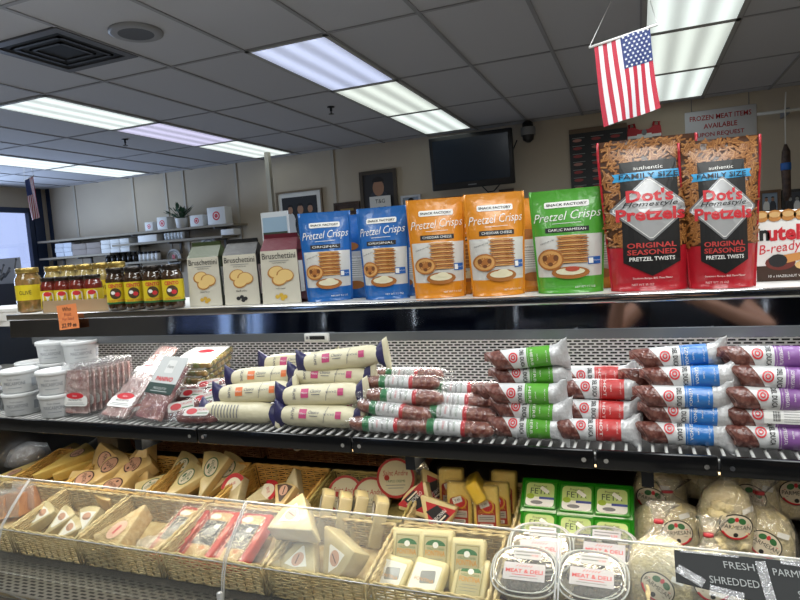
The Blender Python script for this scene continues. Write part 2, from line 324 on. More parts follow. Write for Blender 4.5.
picture('framed_photograph', 'small silver-framed snapshot below the left end of the television', (401, 195, 421, 214), mat('frame_silver', 'A7A9AE', .3, .5), PMATS, lambda A, w, h: people(A, w, h, [(0, .25, 0)], 4))
picture('framed_picture', 'wide brown wooden frame below the television', (431, 196, 486, 224), mat('frame_red_wood', '5A352B', .4), PMATS, lambda A, w, h: A.rect(-w/2, w/2, 0, h, 0, 0, 1))
picture('framed_picture', 'small brown frame below the right end of the television', (499, 189, 514, 203), M_wood, PMATS, lambda A, w, h: people(A, w, h, [(0, .2, 4)]))
picture('framed_photograph', 'brown-framed colour snapshot above the hazelnut biscuit box', (759, 190, 781, 213), mat('frame_brown', '6A4F38', .4), PMATS, lambda A, w, h: people(A, w, h, [(-.22, .15, 5), (.2, .15, 1)], 4))
picture('framed_photograph', 'black-framed snapshot at the right edge above the biscuit box', (782, 189, 806, 213), M_black, [PMATS[1], PMATS[0], mat('photo_grey', 'A0A09C', .5), PMATS[3], PMATS[4], M_wink], lambda A, w, h: people(A, w, h, [(-.2, .14, 1), (.2, .14, 5)]))
# white card tucked in front of the portrait
t, w, h = onwall('paper_card', 'white card with dark lettering leaning on the portrait', 'card', 370, 196, 391, 214, .06)
MB().box(-w/2, w/2, -.062, -.058, 0, h).build('card_sheet', M_paper, t); A = Art(); A.text('T&G', 0, h*.72, h*.22, 0); A.text('MEAT', 0, h*.3, h*.2, 0, fitw=w*.8); MB().art(A, lambda u, v, l: (u, -.063, v)).build('lettering', M_ink, t)
# television on its bracket
t = thing('television', 'flat black television mounted high on the back wall', 'television', (0, 0, 0)); a, b = atY(430, 164, 7.02), atY(513, 157, 7.02); top = atY(469, 133, 7.02).z; bot = atY(474, 187, 7.02).z
t.location = ((a.x+b.x)/2, 7.05, bot); w, h = b.x-a.x, top-bot; t.rotation_euler = (D(4), 0, D(0))
MB().rbox(-w/2, w/2, 0, .07, 0, h, .012).build('television_case', M_black, t); MB().box(-w/2+.045, w/2-.045, -.003, .004, .075, h-.045).build('screen', mat('tv_screen', '1E2733', .18), t)
MB().box(-.14, .14, .07, .1, h*.3, h*.7).box(-.03, .03, .1, .33, h*.45, h*.55).build('wall_bracket', M_dark, t); A = Art(); A.rect(-.05, .05, .03, .042, 0, 0); MB().art(A, lambda u, v, l: (u, -.002, v)).build('maker_badge', M_grey, t)
a = [atY(x, y, 7.3) for x, y in ((482, 186), (488, 192), (494, 191), (500, 184), (513, 150), (517, 140))]
tag(MB().tube([q[:] for q in a], .008, 6).build('television_cable', M_black), 'black cable looping below the right corner of the television', 'cable')
p = atY(528, 131, 7.2); s = thing('wall_speaker', 'small oval black loudspeaker hanging under the ceiling right of the television', 'speaker', (p.x, 7.2, p.z-.13))
MB().lathe([(.02, 0), (.06, .03), (.075, .12), (.06, .22), (.025, .25)], 16).build('speaker_body', M_black, s); MB().box(-.06, .06, -.03, .17, .28, .3).box(-.012, .012, 0, .02, .24, .29).build('bracket', M_black, s)
MB().lathe([(.082, .08), (.085, .13), (.082, .17)], 16, caps=(False, False)).build('trim_ring', M_grey, s)
# menu board of meats
t, w, h = onwall('menu_board', 'black board with rows of red meat pictures behind the flag', 'board', 570, 126, 628, 192, .03)
MB().box(-w/2, w/2, -.02, 0, 0, h).build('board_panel', mat('board_black', '1B1B1D', .4), t); A = Art(); rnd = random.Random(4)
A.rect(-w/2, w/2, h*.93, h, 3, 1)
for c in range(3):
    x = (-.33+.33*c)*w
    for r in range(7):
        y = h*(.06+.122*r); A.ell(x-.03*w, y+.03*h, .085*w, .024*h, 0 if (r+c) % 3 else 2, 1, 10); A.rect(x-.12*w, x+.1*w, y+.062*h, y+.072*h, 1, 1)
MB().art(A, lambda u, v, l: (u, -.021, v)).build('printed_pictures', [mat('meat_print', '9C3A3A', .5), mat('faint_print', '8A8A88', .5), mat('meat_print_pale', 'B27A70', .5), mat('board_header', '6E5A45', .5)], t)
# red bag with shield emblem on the wall
t, w, h = onwall('red_bag', 'red carrier bag with black stripe and white shield hanging beside the board', 'bag', 627, 124, 663, 176, .05)
b = MB(); b.prism([(-.46*w, 0), (.46*w, 0), (.5*w, .6*h), (.46*w, .82*h), (.3*w, .84*h), (.12*w, .78*h), (-.12*w, .78*h), (-.3*w, .84*h), (-.46*w, .82*h), (-.5*w, .6*h)], -.05, -.01); b.xf(Matrix.Diagonal((1, 1, 1.15, 1))); b.build('bag_body', M_red, t)
for sg in (-1, 1): MB().tube([(sg*.4*w, -.03, .82*h), (sg*.42*w, -.03, 1.02*h), (sg*.28*w, -.03, 1.03*h), (sg*.2*w, -.03, .8*h)], .012, 6).build('bag_handle', M_red, t)
A = Art(); A.rect(-.47*w, .47*w, .5*h, .68*h, 0, 1); A.rect(-.47*w, .47*w, .545*h, .635*h, 1, 2); A.poly([(-.2*w, .7*h), (.2*w, .7*h), (.24*w, .55*h), (0, .42*h), (-.24*w, .55*h)], 0, 3); A.rect(-.16*w, .16*w, .57*h, .62*h, 1, 4); A.ell(0, .72*h, .07*w, .05*h, 2, 4)
MB().art(A, lambda u, v, l: (u, -.05-.002*l, v*1.17)).build('bag_emblem', [M_wink, M_ink, M_grey], t)
# frozen-meat sign and utensil rail
t, w, h = onwall('wall_sign', 'white sign offering frozen meat items in red capitals', 'sign', 685, 108, 757, 139.5, .02)
MB().rbox(-w/2, w/2, -.012, 0, 0, h, .004).build('sign_panel', mat('sign_white', 'D6D6DA', .4), t)
for s_, z_, w_ in (('FROZEN MEAT ITEMS', .76, .86), ('AVAILABLE', .48, .47), ('UPON REQUEST', .2, .66)):
    A = Art(); A.text(s_, 0, h*z_, h*.16, 0, w=w*w_, bold=.015)
    MB().art(A, lambda u, v, l: (u, -.0135, v)).build('sign_lettering', M_red, t)
for sg in (-1, 1): MB().tube([(sg*.4*w, -.006, h), (sg*.4*w, -.006, h+.2)], .004, 5).build('hanging_wire', M_grey, t)
a, b = atY(757, 114.5, 7.1), atY(803, 110, 7.1); t = thing('wall_rail', 'pale metal rail on the wall right of the frozen meat sign', 'rail', (a.x, 7.1, a.z))
MB().tube([(0, 0, 0), (b.x-a.x+.5, 0, 0)], .016, 8).build('rail_bar', mat('rail_pale', 'C9C5BC', .4), t); MB().box(.25, .28, 0, .28, -.03, .03).build('rail_bracket', M_grey, t)
p = atY(785, 112, 7.08); s = thing('hanging_sausage', 'long dark dried sausage hanging on a string from the rail', 'sausage', (p.x, 7.08, p.z-.86))
MB().tube([(0, 0, 0), (.006, 0, .05), (0, 0, .3), (.004, 0, .48), (0, 0, .55)], .04, 8, rs=[.014, .036, .042, .038, .012]).build('sausage_casing', mat('dry_sausage', '3A2B27', .6, noise='5A463C', nscale=20), s)
MB().lathe([(.046, .3), (.047, .31), (.047, .36), (.046, .37)], 10).build('blue_band', M_blue, s); MB().tube([(0, 0, .54), (0, 0, .86), (0.01, .0, 1.05)], .006, 5).build('string', M_paper, s)
# thin square post
p = atY(271, 152, 6.9); b = atY(275, 245, 6.9)
t = thing('support_post', 'slim pale square post running from worktop to ceiling', 'post', (b.x, 6.9, 0)); MB().box(-.03, .03, -.03, .03, 0, H).build('post_shaft', mat('post_pale', 'B9B4A6', .45), t); MB().box(-.05, .05, -.05, .05, 0, .02).build('post_foot', M_grey, t)
# ------------------------------------------------------------------ wall shelves on the left and what stands on them
zA = 2.015; zB = 1.745; zC = 1.86
def wshelf(label, x0, x1, z, dep=.34):
    t = thing('wall_shelf', label, 'shelf', ((x0+x1)/2, YB, z)); w = x1-x0; MB().box(-w/2, w/2, -dep, 0, -.03, 0).build('shelf_board', mat('shelf_board', '8E8472', .6), t)
    for q in (-.4, 0, .4): MB().box(q*w-.012, q*w+.012, -dep*.8, 0, -.05, -.03).box(q*w-.012, q*w+.012, -.03, 0, -.2, -.03).build('shelf_bracket', M_grey, t)
wshelf('long upper wall shelf holding small white boxes and a plant', -8.9, -5.15, zA); wshelf('lower left wall shelf crowded with stacked boxes', -8.9, -7.42, zB); wshelf('short lower wall shelf with a row of glasses', -7.36, -5.35, zC)
def carton(px0, px1, pyt, z, label, logo=True, Y=7.055, dep=.16, group='small white boxes on the wall shelves'):
    a, b = atY(px0, pyt+6, Y), atY(px1, pyt+6, Y); zt = atY((px0+px1)/2, pyt, Y).z; w, h = b.x-a.x, max(.05, zt-z)
    t = thing('carton', label, 'box', ((a.x+b.x)/2, Y, z), 0, group); MB().rbox(-w/2, w/2, 0, dep, 0, h, .004).build('carton_body', M_white, t)
    if logo:
        A = Art(); A.ell(0, h*.5, h*.26, h*.26, 0, 1, 16); A.ell(0, h*.5, h*.17, h*.17, 1, 2, 16, 0, 1, hole=.75); MB().art(A, lambda u, v, l: (u, -.001*l, v)).build('red_emblem', [M_lred, M_wink], t)
carton(145, 153, 222, zA, 'small white carton with red emblem, leftmost on the upper shelf'); carton(157, 167, 217, zA, 'upright white carton with red emblem left of the potted plant')
carton(190, 203, 215, zA, 'white carton with red emblem just right of the potted plant'); carton(207, 225, 207, zA, 'largest white carton with red emblem at the upper shelf right end')
carton(138, 157, 235, zC, 'flat plain white box left end of the short lower shelf', False); carton(221, 234, 229, zC, 'small plain white box right end of the short lower shelf', False)
rnd = random.Random(2)
def stack(px0, px1, pyt, nx, nz, m, label, group):
    Y = 7.055; a, b = atY(px0, 250, Y), atY(px1, 250, Y); zt = atY((px0+px1)/2, pyt, Y).z; w = (b.x-a.x)/nx; h = (zt-zB)/nz
    for k in range(nz):
        for i in range(nx):
            dx = rnd.uniform(-.008, .008)
            o = MB().rbox(-w/2+.004, w/2-.004, 0, .18, 0, h-.002, .004).build('storage_box', m); o.location = (a.x+w*(i+.5)+dx, Y, zB+h*k)
            tag(o, '%s, %s row%s' % (label.replace(' of the lower shelf', '').replace(' in the ', ' of the '), ('bottom', 'second', 'top')[k if nz == 3 else (0, 2)[k]], ', %s' % (('left', 'right') if nx == 2 else ('left', 'middle', 'right'))[i] if nx > 1 else ''), 'box', group)
stack(55, 72, 243, 2, 3, mat('box_bluewhite', 'C4C9D2', .6), 'pale storage box in the left stack of the lower shelf', 'pale boxes in the left stack'); stack(72, 101, 243, 2, 2, mat('box_taupe', '8B8078', .7), 'brownish storage box in the middle stack of the lower shelf', 'brownish boxes in the middle stack'); stack(101, 130, 239, 3, 3, mat('box_white', 'D3D3D0', .6), 'white storage box in the right stack of the lower shelf', 'white boxes in the right stack')
for i in range(6):
    p = atY(167+3.3*i, 240, 7.08); t = MB().lathe([(.028, 0), (.036, .1), (.034, .1), (.026, .006)], 12).build('drinking_glass', mat('pale_glass', 'C5CCD2', .1)); t.location = (p.x, 7.08, zC); tag(t, 'drinking glass, %s from the left in the row on the short shelf' % ('first', 'second', 'third', 'fourth', 'fifth', 'last')[i], 'glass', 'drinking glasses in a row')
# potted plant
p = atY(182, 226, 7.12); t = thing('potted_plant', 'small leafy plant in a white pot on the upper shelf', 'plant', (p.x, 7.12, zA)); MB().lathe([(.07, 0), (.085, .12), (.09, .14), (.075, .14), (.07, .1)], 16).build('flower_pot', M_white, t)
MB().lathe([(.072, .115), (.02, .12)], 16).build('potting_soil', mat('soil', '2B211A', .9), t); b = MB()
for k in range(46):
    a, e, L = rnd.uniform(0, 6.28), rnd.uniform(.3, 1.35), rnd.uniform(.1, .3); d = Vector((math.cos(a)*math.cos(e), math.sin(a)*math.cos(e), math.sin(e))); c = Vector((0, 0, .13))+d*L*.75; sd = d.cross(Vector((0, 0, 1))).normalized()*.022; n = sd.cross(d).normalized()*.008
    b.add([c-d*.05, c+sd, c+n, c-sd, c+d*.06], [(0, 1, 2), (0, 2, 3), (1, 4, 2), (2, 4, 3)], 0, True); b.tube([(0, 0, .12), c-d*.05], .004, 4)
b.build('foliage', mat('leaf', '35553A', .5), t)
# plates on the wall and dark jars under the shelf
for (px, py, rx, lb, cx) in ((174, 258, 7.5, 'white oval plate with a red and blue motif hanging below the shelf', 1), (209, 249, 10, 'round white plate showing above the leftmost crispbread bag', 0), (243, 251, 9.5, 'round white plate showing above the middle crispbread bag', 0)):
    p = atY(px, py, 7.3); e = atY(px+rx, py, 7.3).x-p.x; t = thing('wall_plate', lb, 'plate', (p.x, 7.33, p.z)); M = Matrix.Rotation(PI/2, 4, 'X')
    MB().lathe([(e*.35, .0), (e*.6, .008), (e, .03), (e*.98, .034), (e*.58, .014), (e*.1, .012)], 24).xf(M).build('plate_disc', M_white, t)
    A = Art(); A.ell(0, 0, e*.8, e*.8, 0, 1, 24, 0, 1, hole=.9); A.ell(0, e*.1, e*.22, e*.3, 1 if cx else 0, 1); A.ell(-e*.1, -e*.25, e*.2, e*.14, 2 if cx else 0, 1); MB().art(A, lambda u, v, l: (u, -.037, v)).build('plate_motif', [M_grey, M_lred, M_blue], t)
for i in range(5):
    p = atY(142+4.2*i, 262, 7.2); t = thing('spice_jar', 'small white-labelled jar, %s of the row under the wall shelf' % ('first', 'second', 'third', 'fourth', 'last')[i], 'jar', (p.x, 7.2, 1.585), 0, 'small jars under the wall shelf'); MB().lathe([(.042, 0), (.042, .1), (.03, .11)], 12).build('jar_body', M_white, t); MB().lathe([(.036, .11), (.036, .14)], 12).build('jar_lid', M_black, t)
for i in range(6):
    p = atY(109+5.4*i, 262, 7.2); t = thing('dark_bottle', 'dark bottle, %s of the row below the stacked boxes' % ('first', 'second', 'third', 'fourth', 'fifth', 'last')[i], 'bottle', (p.x, 7.2, 1.585), 0, 'dark bottles below the stacked boxes'); MB().lathe([(.045, 0), (.045, .09), (.02, .12), (.02, .15)], 12).build('bottle_body', mat('dark_glass', '26221F', .2), t); MB().lathe([(.022, .15), (.022, .165)], 12).build('bottle_cap', M_grey, t)
wshelf('bottom wall shelf with dark bottles and small jars', -8.2, -6.2, 1.585, .3)
# back worktop the post stands behind, poster and dark cabinet at the far left
t = thing('back_counter', 'long low worktop along the back wall', 'counter', (-3.2, 6.3, 0)); MB().box(-4.6, 6.6, -.35, .3, 0, .86).build('counter_body', mat('counter_body', '6B675F', .6), t); MB().box(-4.65, 6.65, -.4, .32, .86, .9).build('worktop', M_steel, t)
t = thing('dark_cabinet', 'dark cabinet at the far left edge carrying a poster', 'cabinet', (-6.45, 4.6, 0)); MB().box(-.45, .36, 0, .5, 0, 1.42).build('cabinet_body', mat('cabinet_dark', '1F2632', .4), t); MB().box(-.43, .34, -.015, 0, .05, 1.0).build('cabinet_door', mat('cabinet_dark2', '262E3B', .4), t); MB().box(-.3, .1, -.03, -.015, 1.02, 1.04).build('cabinet_handle', M_grey, t)
a, b = atY(23, 290, 4.7), atY(22, 257, 4.7); t = thing('tool_poster', 'pale poster picturing grey utensils standing on the dark cabinet', 'poster', (a.x, 4.7, 1.42)); h = b.z-1.42
MB().box(-.7, 0, 0, .012, 0, h).build('poster_sheet', mat('poster_pale', 'B9BFCA', .5), t); A = Art()
for k in range(13): x, y, r = rnd.uniform(-.6, -.06), rnd.uniform(.06, h-.06), rnd.uniform(.3, 1.2); A.line(x-.05*math.cos(r), y-.05*math.sin(r), x+.05*math.cos(r), y+.05*math.sin(r), .022, k % 2, 1); A.ell(x+.055*math.cos(r), y+.055*math.sin(r), .02, .014, 1-k % 2, 2, 8)
MB().art(A, lambda u, v, l: (u, -.001*l, v)).build('printed_utensils', [M_grey, mat('slate_ink', '59606C', .5)], t)
# ------------------------------------------------------------------ flags on threads
M_fr = mat('flag_red', 'B3273B', .7); M_fw = mat('flag_white', 'DADADC', .7); M_fb = mat('flag_blue', '27366B', .7)
def flag(label, tl, tr, bl, Y, Y2, strings, wave, st=True, sg=1):
    TL, TR, BL = atY(*tl, Y), atY(*tr, Y2), atY(*bl, Y); ux, uz = TR-TL, BL-TL; W, Hh = ux.length, uz.length; n = ux.cross(uz).normalized()
    t = thing('national_flag', label, 'flag', TL); O = TL.copy()
    def mp(u, v, l):  # u along rod 0..1, v down 0..1
        return ux*u+uz*v+n*(wave*math.sin(u*7+v*3)*(.3+v)-.0012*sg*l)
    A = Art()
    for k in range(13): A.rect(k/13, (k+1)/13, 0, 1, k % 2, 0, .07)
    A.rect(6/13, 1, 0, .4, 2, 1, .07)
    if st:
        for r in range(9):
            for c in range(6 if r % 2 == 0 else 5):
                cx = 6/13+(7/13)*((c+.5+(0 if r % 2 == 0 else .5))/6); cy = .4*(r+.5)/9; P = [((cx+.03*(1 if q % 2 == 0 else .4)*math.sin(q*PI/5)), cy-.02*(1 if q % 2 == 0 else .4)*math.cos(q*PI/5)) for q in range(10)]; A.poly(P, 1, 3, 1)
    MB().art(A, lambda u, v, l: mp(u, v, l)).build('flag_cloth', [M_fr, M_fw, M_fb], t)
    MB().tube([(-ux*.09)[:], (ux*1.13)[:]], .005, 6).build('flag_rod', M_paper, t)
    for a, b in strings:
        q = atZ(*b, H) ; MB().tube([(ux*a)[:], (q-O)[:]], .0016, 4).build('hanging_thread', M_paper, t)
flag('large national flag hanging sideways from threads under the ceiling', (594, 46), (650, 27), (604, 127), 2.6, 2.68, [(-.09, (612, -1)), (1.13, (650, 0))], .012)
flag('small national flag hanging at the far left near the window', (33, 176), (25, 180), (40, 217), 5.2, 5.2, [(-.1, (30, 164)), (1.1, (24, 166))], .01, False, -1)
# ================================================================== THE COLD CASE
def perf_mat(name, p, q, hole, base, rough, metal, fx=.74, ax=(0, 2)):
    m = bpy.data.materials.new(name); m.use_nodes = True; nt = m.node_tree; b = nt.nodes['Principled BSDF']
    def M(op, a, c=None):
        n = nt.nodes.new('ShaderNodeMath'); n.operation = op
        for i, v in enumerate((a, c)):
            if v is None: continue
            if isinstance(v, (int, float)): n.inputs[i].default_value = v
            else: nt.links.new(v, n.inputs[i])
        return n.outputs[0]
    tc = nt.nodes.new('ShaderNodeTexCoord'); sp = nt.nodes.new('ShaderNodeSeparateXYZ'); nt.links.new(tc.outputs['Object'], sp.inputs[0])
    r = M('DIVIDE', sp.outputs[ax[1]], p); fl = M('FLOOR', r); off = M('MULTIPLY', M('MODULO', M('ADD', fl, 1000), 2), .5)
    fu = M('FRACT', M('ADD', M('DIVIDE', sp.outputs[ax[0]], q), off)); fv = M('FRACT', r)
    inside = M('MULTIPLY', M('LESS_THAN', fu, fx), M('LESS_THAN', M('ABSOLUTE', M('SUBTRACT', fv, .5)), .27))
    mx = nt.nodes.new('ShaderNodeMix'); mx.data_type = 'RGBA'; nt.links.new(inside, mx.inputs[0]); mx.inputs[6].default_value = lin(base); mx.inputs[7].default_value = lin(hole)
    nt.links.new(mx.outputs[2], b.inputs['Base Color']); nt.links.new(M('MULTIPLY', M('SUBTRACT', 1, inside), metal), b.inputs['Metallic']); nt.links.new(M('ADD', M('MULTIPLY', inside, .5), rough), b.inputs['Roughness']); return m
M_perf = perf_mat('slotted_steel', .0088, .0255, '08090B', 'F2F2F2', .3, .25); M_grille = perf_mat('grille_steel', .012, .03, '060606', '48453F', .45, .3, .6, (0, 1))
M_deck = mat('deck_white', 'D9D8D4', .45); M_mirror = mat('dark_mirror', 'A2A8B4', .05, 1); M_strip = mat('grey_strip', '7C8084', .35, .5); M_acr = film('acrylic', 'F4F5F2', .01, .14, .3, .05, 4, .022); M_acre = film('acrylic_edge', 'F0F2EE', .1, .5, .2, 0, 4, .3)
X0, X1 = -2.12, 1.25; DZ = 1.36; SZ = 1.055
case = thing('refrigerated_case', 'long open refrigerated deli case with steel shelf, white top deck and clear front guards', 'display case', (0, 1.02, 0))
def part(mb, name, m): mb.xf(Matrix.Translation((0, -1.02, 0))); return mb.build(name, m, case)
part(MB().box(X0, X1, 1.03, 2.07, .08, .64), 'case_base', mat('case_red', '3E1A1A', .35)); part(MB().box(X0, X1, 1.06, 2.0, 0, .08), 'kick_plate', M_black)
part(MB().tube([(X0, 1.02, .665), (X1, 1.02, .665)], .022, 10), 'bumper_rail', M_chrome)
part(MB().box(X0, X1, 1.02, 1.16, .67, .684), 'air_grille', M_grille)
part(MB().box(X0, X1, 1.88, 2.06, .64, 1.345), 'rear_wall', M_dark)
part(MB().box(X0, X1, 1.868, 1.88, SZ, 1.30), 'slotted_panel', M_perf); part(MB().box(X0, X1, 1.868, 1.88, .66, SZ-.03), 'lower_back_panel', mat('dark_back', '26221F', .5))
hb = -.094; b = MB(); ya, yb = 1.16, 1.868
za, zb2 = RIM_Z+hb+TT*(ya-RIM_Y), RIM_Z+hb+TT*(yb-RIM_Y)
b.add([(X0, ya, za), (X1, ya, za), (X1, yb, zb2), (X0, yb, zb2), (X0, ya, .64), (X1, ya, .64), (X1, yb, .64), (X0, yb, .64)], [(0, 1, 2, 3), (4, 5, 1, 0), (5, 6, 2, 1), (7, 4, 0, 3), (6, 7, 3, 2)]); part(b, 'sloping_deck', mat('inner_deck', '3A3632', .5))
part(MB().box(X0, X1, 1.53, 2.07, DZ-.012, DZ), 'top_deck', M_deck); part(MB().rbox(X0, X1, 1.518, 1.532, DZ-.02, DZ+.002, .003), 'deck_edge', M_chrome)
b = MB(); b.add([(X0, 1.53, DZ-.02), (X1, 1.53, DZ-.02), (X1, 1.5265, 1.279), (X0, 1.5265, 1.279), (X0, 1.56, DZ-.02), (X1, 1.56, DZ-.02), (X1, 1.56, 1.279), (X0, 1.56, 1.279)], [(0, 3, 2, 1), (0, 1, 5, 4), (2, 3, 7, 6), (4, 5, 6, 7), (0, 4, 7, 3), (1, 2, 6, 5)]); part(b, 'mirror_fascia', M_mirror)
part(MB().box(X0+.12, X1, 1.516, 1.56, 1.256, 1.279), 'fascia_strip', M_strip); part(MB().box(X0, X1, 1.56, 1.88, 1.29, 1.345), 'canopy', M_dark)
part(MB().tube([(X0+.1, 1.585, 1.275), (X1, 1.585, 1.275)], .009, 8), 'lamp_tube', mat('lamp_tube', 'FFF4E4', .4, emit=1.6))
part(MB().tube([(X0+.1, 1.322, SZ-.037), (X1, 1.322, SZ-.037)], .007, 8), 'added_shelf_tube', mat('added_warm_glow', 'FFE2B0', .4, emit=1.2))  # glowing tube added under the shelf to go with the extra basket light
# shelf: wires front to back, black front rail with joints and screws, price channel
b = MB(); k = 0; x = X0
while x < X1: b.tube([(x, 1.302, SZ-.005), (x, 1.868, SZ-.005)], .0035, 5); x += .026
for y in (1.31, 1.45, 1.6, 1.75): b.tube([(X0, y, SZ-.011), (X1, y, SZ-.011)], .004, 5)
part(b, 'wire_shelf', mat('white_wire', 'BDBDBB', .35)); part(MB().box(X0, X1, 1.3, 1.868, SZ-.03, SZ-.024), 'shelf_pan', mat('shelf_pan', '4B4C4E', .35, .6))
M_rail = mat('rail_black', '1D1E20', .18, .5); b = MB(); J = [X0, -1.12, -.66, -.10, .13, .60, X1]
for i in range(len(J)-1): b.rbox(J[i]+.002, J[i+1]-.002, 1.288, 1.3, SZ-.036, SZ+.004, .003)
part(b, 'front_rail', M_rail)
for j in J[1:-1]:
    for s in (-.022, .022): part(MB().prism([(.005*math.cos(a*PI/4), .005*math.sin(a*PI/4)) for a in range(8)], 1.284, 1.289, 0, False, lambda p, q, y, s=s, j=j: (j+s+p, y, SZ-.016+q)), 'rail_screw', M_chrome)
for j in (-1.35, -.52, .0, .45): part(MB().box(j-.012, j+.012, 1.31, 1.868, SZ-.075, SZ-.03), 'shelf_bracket', M_dark)
# clear front guards
JX = [X0, -1.69, -.93, -.17, .59, X1]; PR = [(1.222, .902), (1.165, .848), (1.125, .805), (1.112, .77), (1.095, .686)]
def guard(x0, x1):
    b = MB(); n = len(PR)
    th = [(0, 0)]*n; inn = [(y+.0045, z+.0015) for y, z in PR]; poly = PR+inn[::-1]
    b.prism(poly, x0+.0015, x1-.0015, 0, False, lambda p, q, x: (x, p, q)); g = part(b, 'front_guard', M_acr)
    e = MB(); e.tube([(x0+.002, PR[0][0], PR[0][1]), (x1-.002, PR[0][0], PR[0][1])], .0026, 5)
    for x in (x0+.003, x1-.003): e.tube([(x, y, z) for y, z in PR], .0022, 5)
    e.tube([(x0+.002, 1.121, .797), (x1-.002, 1.121, .797)], .0012, 4); e.xf(Matrix.Translation((0, -1.02, 0))); e.build('guard_edge', M_acre, g)
for i in range(5): guard(JX[i], JX[i+1])
for x in (-1.69, -.93, -.17, .59): part(MB().rbox(x-.006, x+.006, 1.088, 1.1, .686, .74, .003), 'guard_clip', M_acre)
# dark wicker lining behind the back baskets
def weave(b, x0, x1, y, z0, z1, n, m=0, axis='x', pitch=.026, amp=.0016, r=.0029, ph=0):
    """rows of strands running past upright stakes"""
    k = max(3, int(round((x1-x0)/pitch))); 
    for j in range(n):
        z = z0+(z1-z0)*(j+.5)/n; pts = []
        for i in range(2*k+1):
            s = x0+(x1-x0)*i/(2*k); d = amp*math.cos(PI*i/2*1.0+PI*(j % 2))*(1 if i % 2 == 0 else 0)
            pts.append((s, y+d, z) if axis == 'x' else (y+d, s, z))
        b.tube(pts, r, 4, m)
    for i in range(k+1):
        s = x0+(x1-x0)*i/k; b.tube([(s, y, z0), (s, y, z1)] if axis == 'x' else [(y, s, z0), (y, s, z1)], .0026, 4, m)
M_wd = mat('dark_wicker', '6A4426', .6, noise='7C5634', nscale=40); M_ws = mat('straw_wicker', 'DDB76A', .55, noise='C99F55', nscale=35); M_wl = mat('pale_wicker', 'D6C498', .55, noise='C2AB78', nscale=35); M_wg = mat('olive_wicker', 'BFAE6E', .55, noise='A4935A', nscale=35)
def basket(label, x0, x1, row, m, group='wicker cheese baskets', ndep=None, dz=0):
    ylen = .212; h = .086; w = x1-x0-.006; y_front = RIM_Y+.004 if row == 2 else RIM_Y+.2165
    if ndep: ylen = ndep
    s = (ylen)/math.cos(TILT)*.98
    t = thing('wicker_basket', label, 'basket', ((x0+x1)/2, y_front, RIM_Z+TT*(y_front-RIM_Y)-.004+dz), 0, group); t.rotation_euler = (TILT, 0, 0)
    a = w/2; q = .012; rows = 11; b = MB()
    weave(b, -a+q, a-q, .004, -h, -.004, rows); weave(b, -a+q, a-q, s-.004, -h, -.004, rows); weave(b, .004, s-.004, -a+.004, -h, -.004, rows, axis='y'); weave(b, .004, s-.004, a-.004, -h, -.004, rows, axis='y'); b.build('woven_wall', m, t)
    b = MB(); P = [(-a+.004, .004), (a-.004, .004), (a-.004, s-.004), (-a+.004, s-.004), (-a+.004, .004)]
    for o in (0, PI):
        pts = []
        for k in range(4):
            n = 22
            for i in range(n): f = i/n; ph = i*1.1+o; nx, ny = ((0, 1), (1, 0), (0, 1), (1, 0))[k]; pts.append((P[k][0]+(P[k+1][0]-P[k][0])*f+nx*0.0020*math.cos(ph), P[k][1]+(P[k+1][1]-P[k][1])*f+ny*0.0020*math.cos(ph), 0.0020*math.sin(ph)))
        pts.append(pts[0]); b.tube(pts, .0033, 5)
    b.build('braided_rim', m, t); MB().box(-a+.006, a-.006, .006, s-.006, -h-.002, -h+.003).build('basket_floor', m, t); return t
R1 = [-2.04, -1.785, -1.44, -1.18, -.893, -.588, -.302, .02]; R2 = [-2.05, -1.754, -1.486, -1.193, -.87, -.595, -.313, .0]
for i, (lb, m) in enumerate([('straw wicker basket of long yellow wedges, back row far left', M_ws), ('straw wicker basket of tan oval-labelled wedges, second in the back row', M_ws), ('straw wicker basket of green-labelled pale wedges in the back row', M_ws), ('yellow wicker basket holding red-rimmed cheeses in the back row', M_ws), ('olive wicker basket with the round red-edged cheese in the back row', M_wg), ('pale wicker basket of yellow blocks with red labels in the back row', M_wl), ('pale wicker basket holding the green feta packs', M_wl)]): basket(lb, R1[i], R1[i+1], 1, m)
for i, (lb, m) in enumerate([('pale wicker basket with salmon-coloured packs, far left of the front row', M_wl), ('pale wicker basket of small labelled wedges in the front row', M_wl), ('pale wicker basket with one thick crumbly wedge in the front row', M_wl), ('wicker basket holding the red trays in the front row', M_wl), ('wicker basket heaped with big white wedges in the front row', M_wl), ('pale wicker basket of fontina blocks in the front row', M_wl), ('pale wicker basket under the clear deli tubs', M_wl)]): basket(lb, R2[i], R2[i+1], 2, m)
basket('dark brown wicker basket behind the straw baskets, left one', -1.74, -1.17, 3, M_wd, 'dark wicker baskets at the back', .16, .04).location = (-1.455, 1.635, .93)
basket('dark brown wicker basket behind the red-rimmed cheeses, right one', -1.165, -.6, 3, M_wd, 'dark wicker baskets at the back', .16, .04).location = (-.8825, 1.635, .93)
t = thing('drain_hose', 'short white plastic hose with round cap above the dark wicker', 'hose', atY(298, 444, 1.6)); MB().tube([(-.07, .03, .03), (-.05, .02, .008), (-.02, .0, -.002), (0, -.01, 0)], .008, 8).build('hose_tube', M_white, t); MB().lathe([(.012, -.012), (.016, -.008), (.016, .008), (.01, .012)], 14).xf(Matrix.Translation((.006, -.012, 0)) @ Matrix.Rotation(PI/2, 4, 'X')).build('hose_cap', M_white, t)
t = thing('carton', 'small grey carton in the dark corner left of the straw baskets', 'box', (-1.86, 1.66, .815)); MB().rbox(-.05, .05, 0, .1, 0, .12, .003).build('carton_body', mat('dim_carton', '8C8678', .7), t)
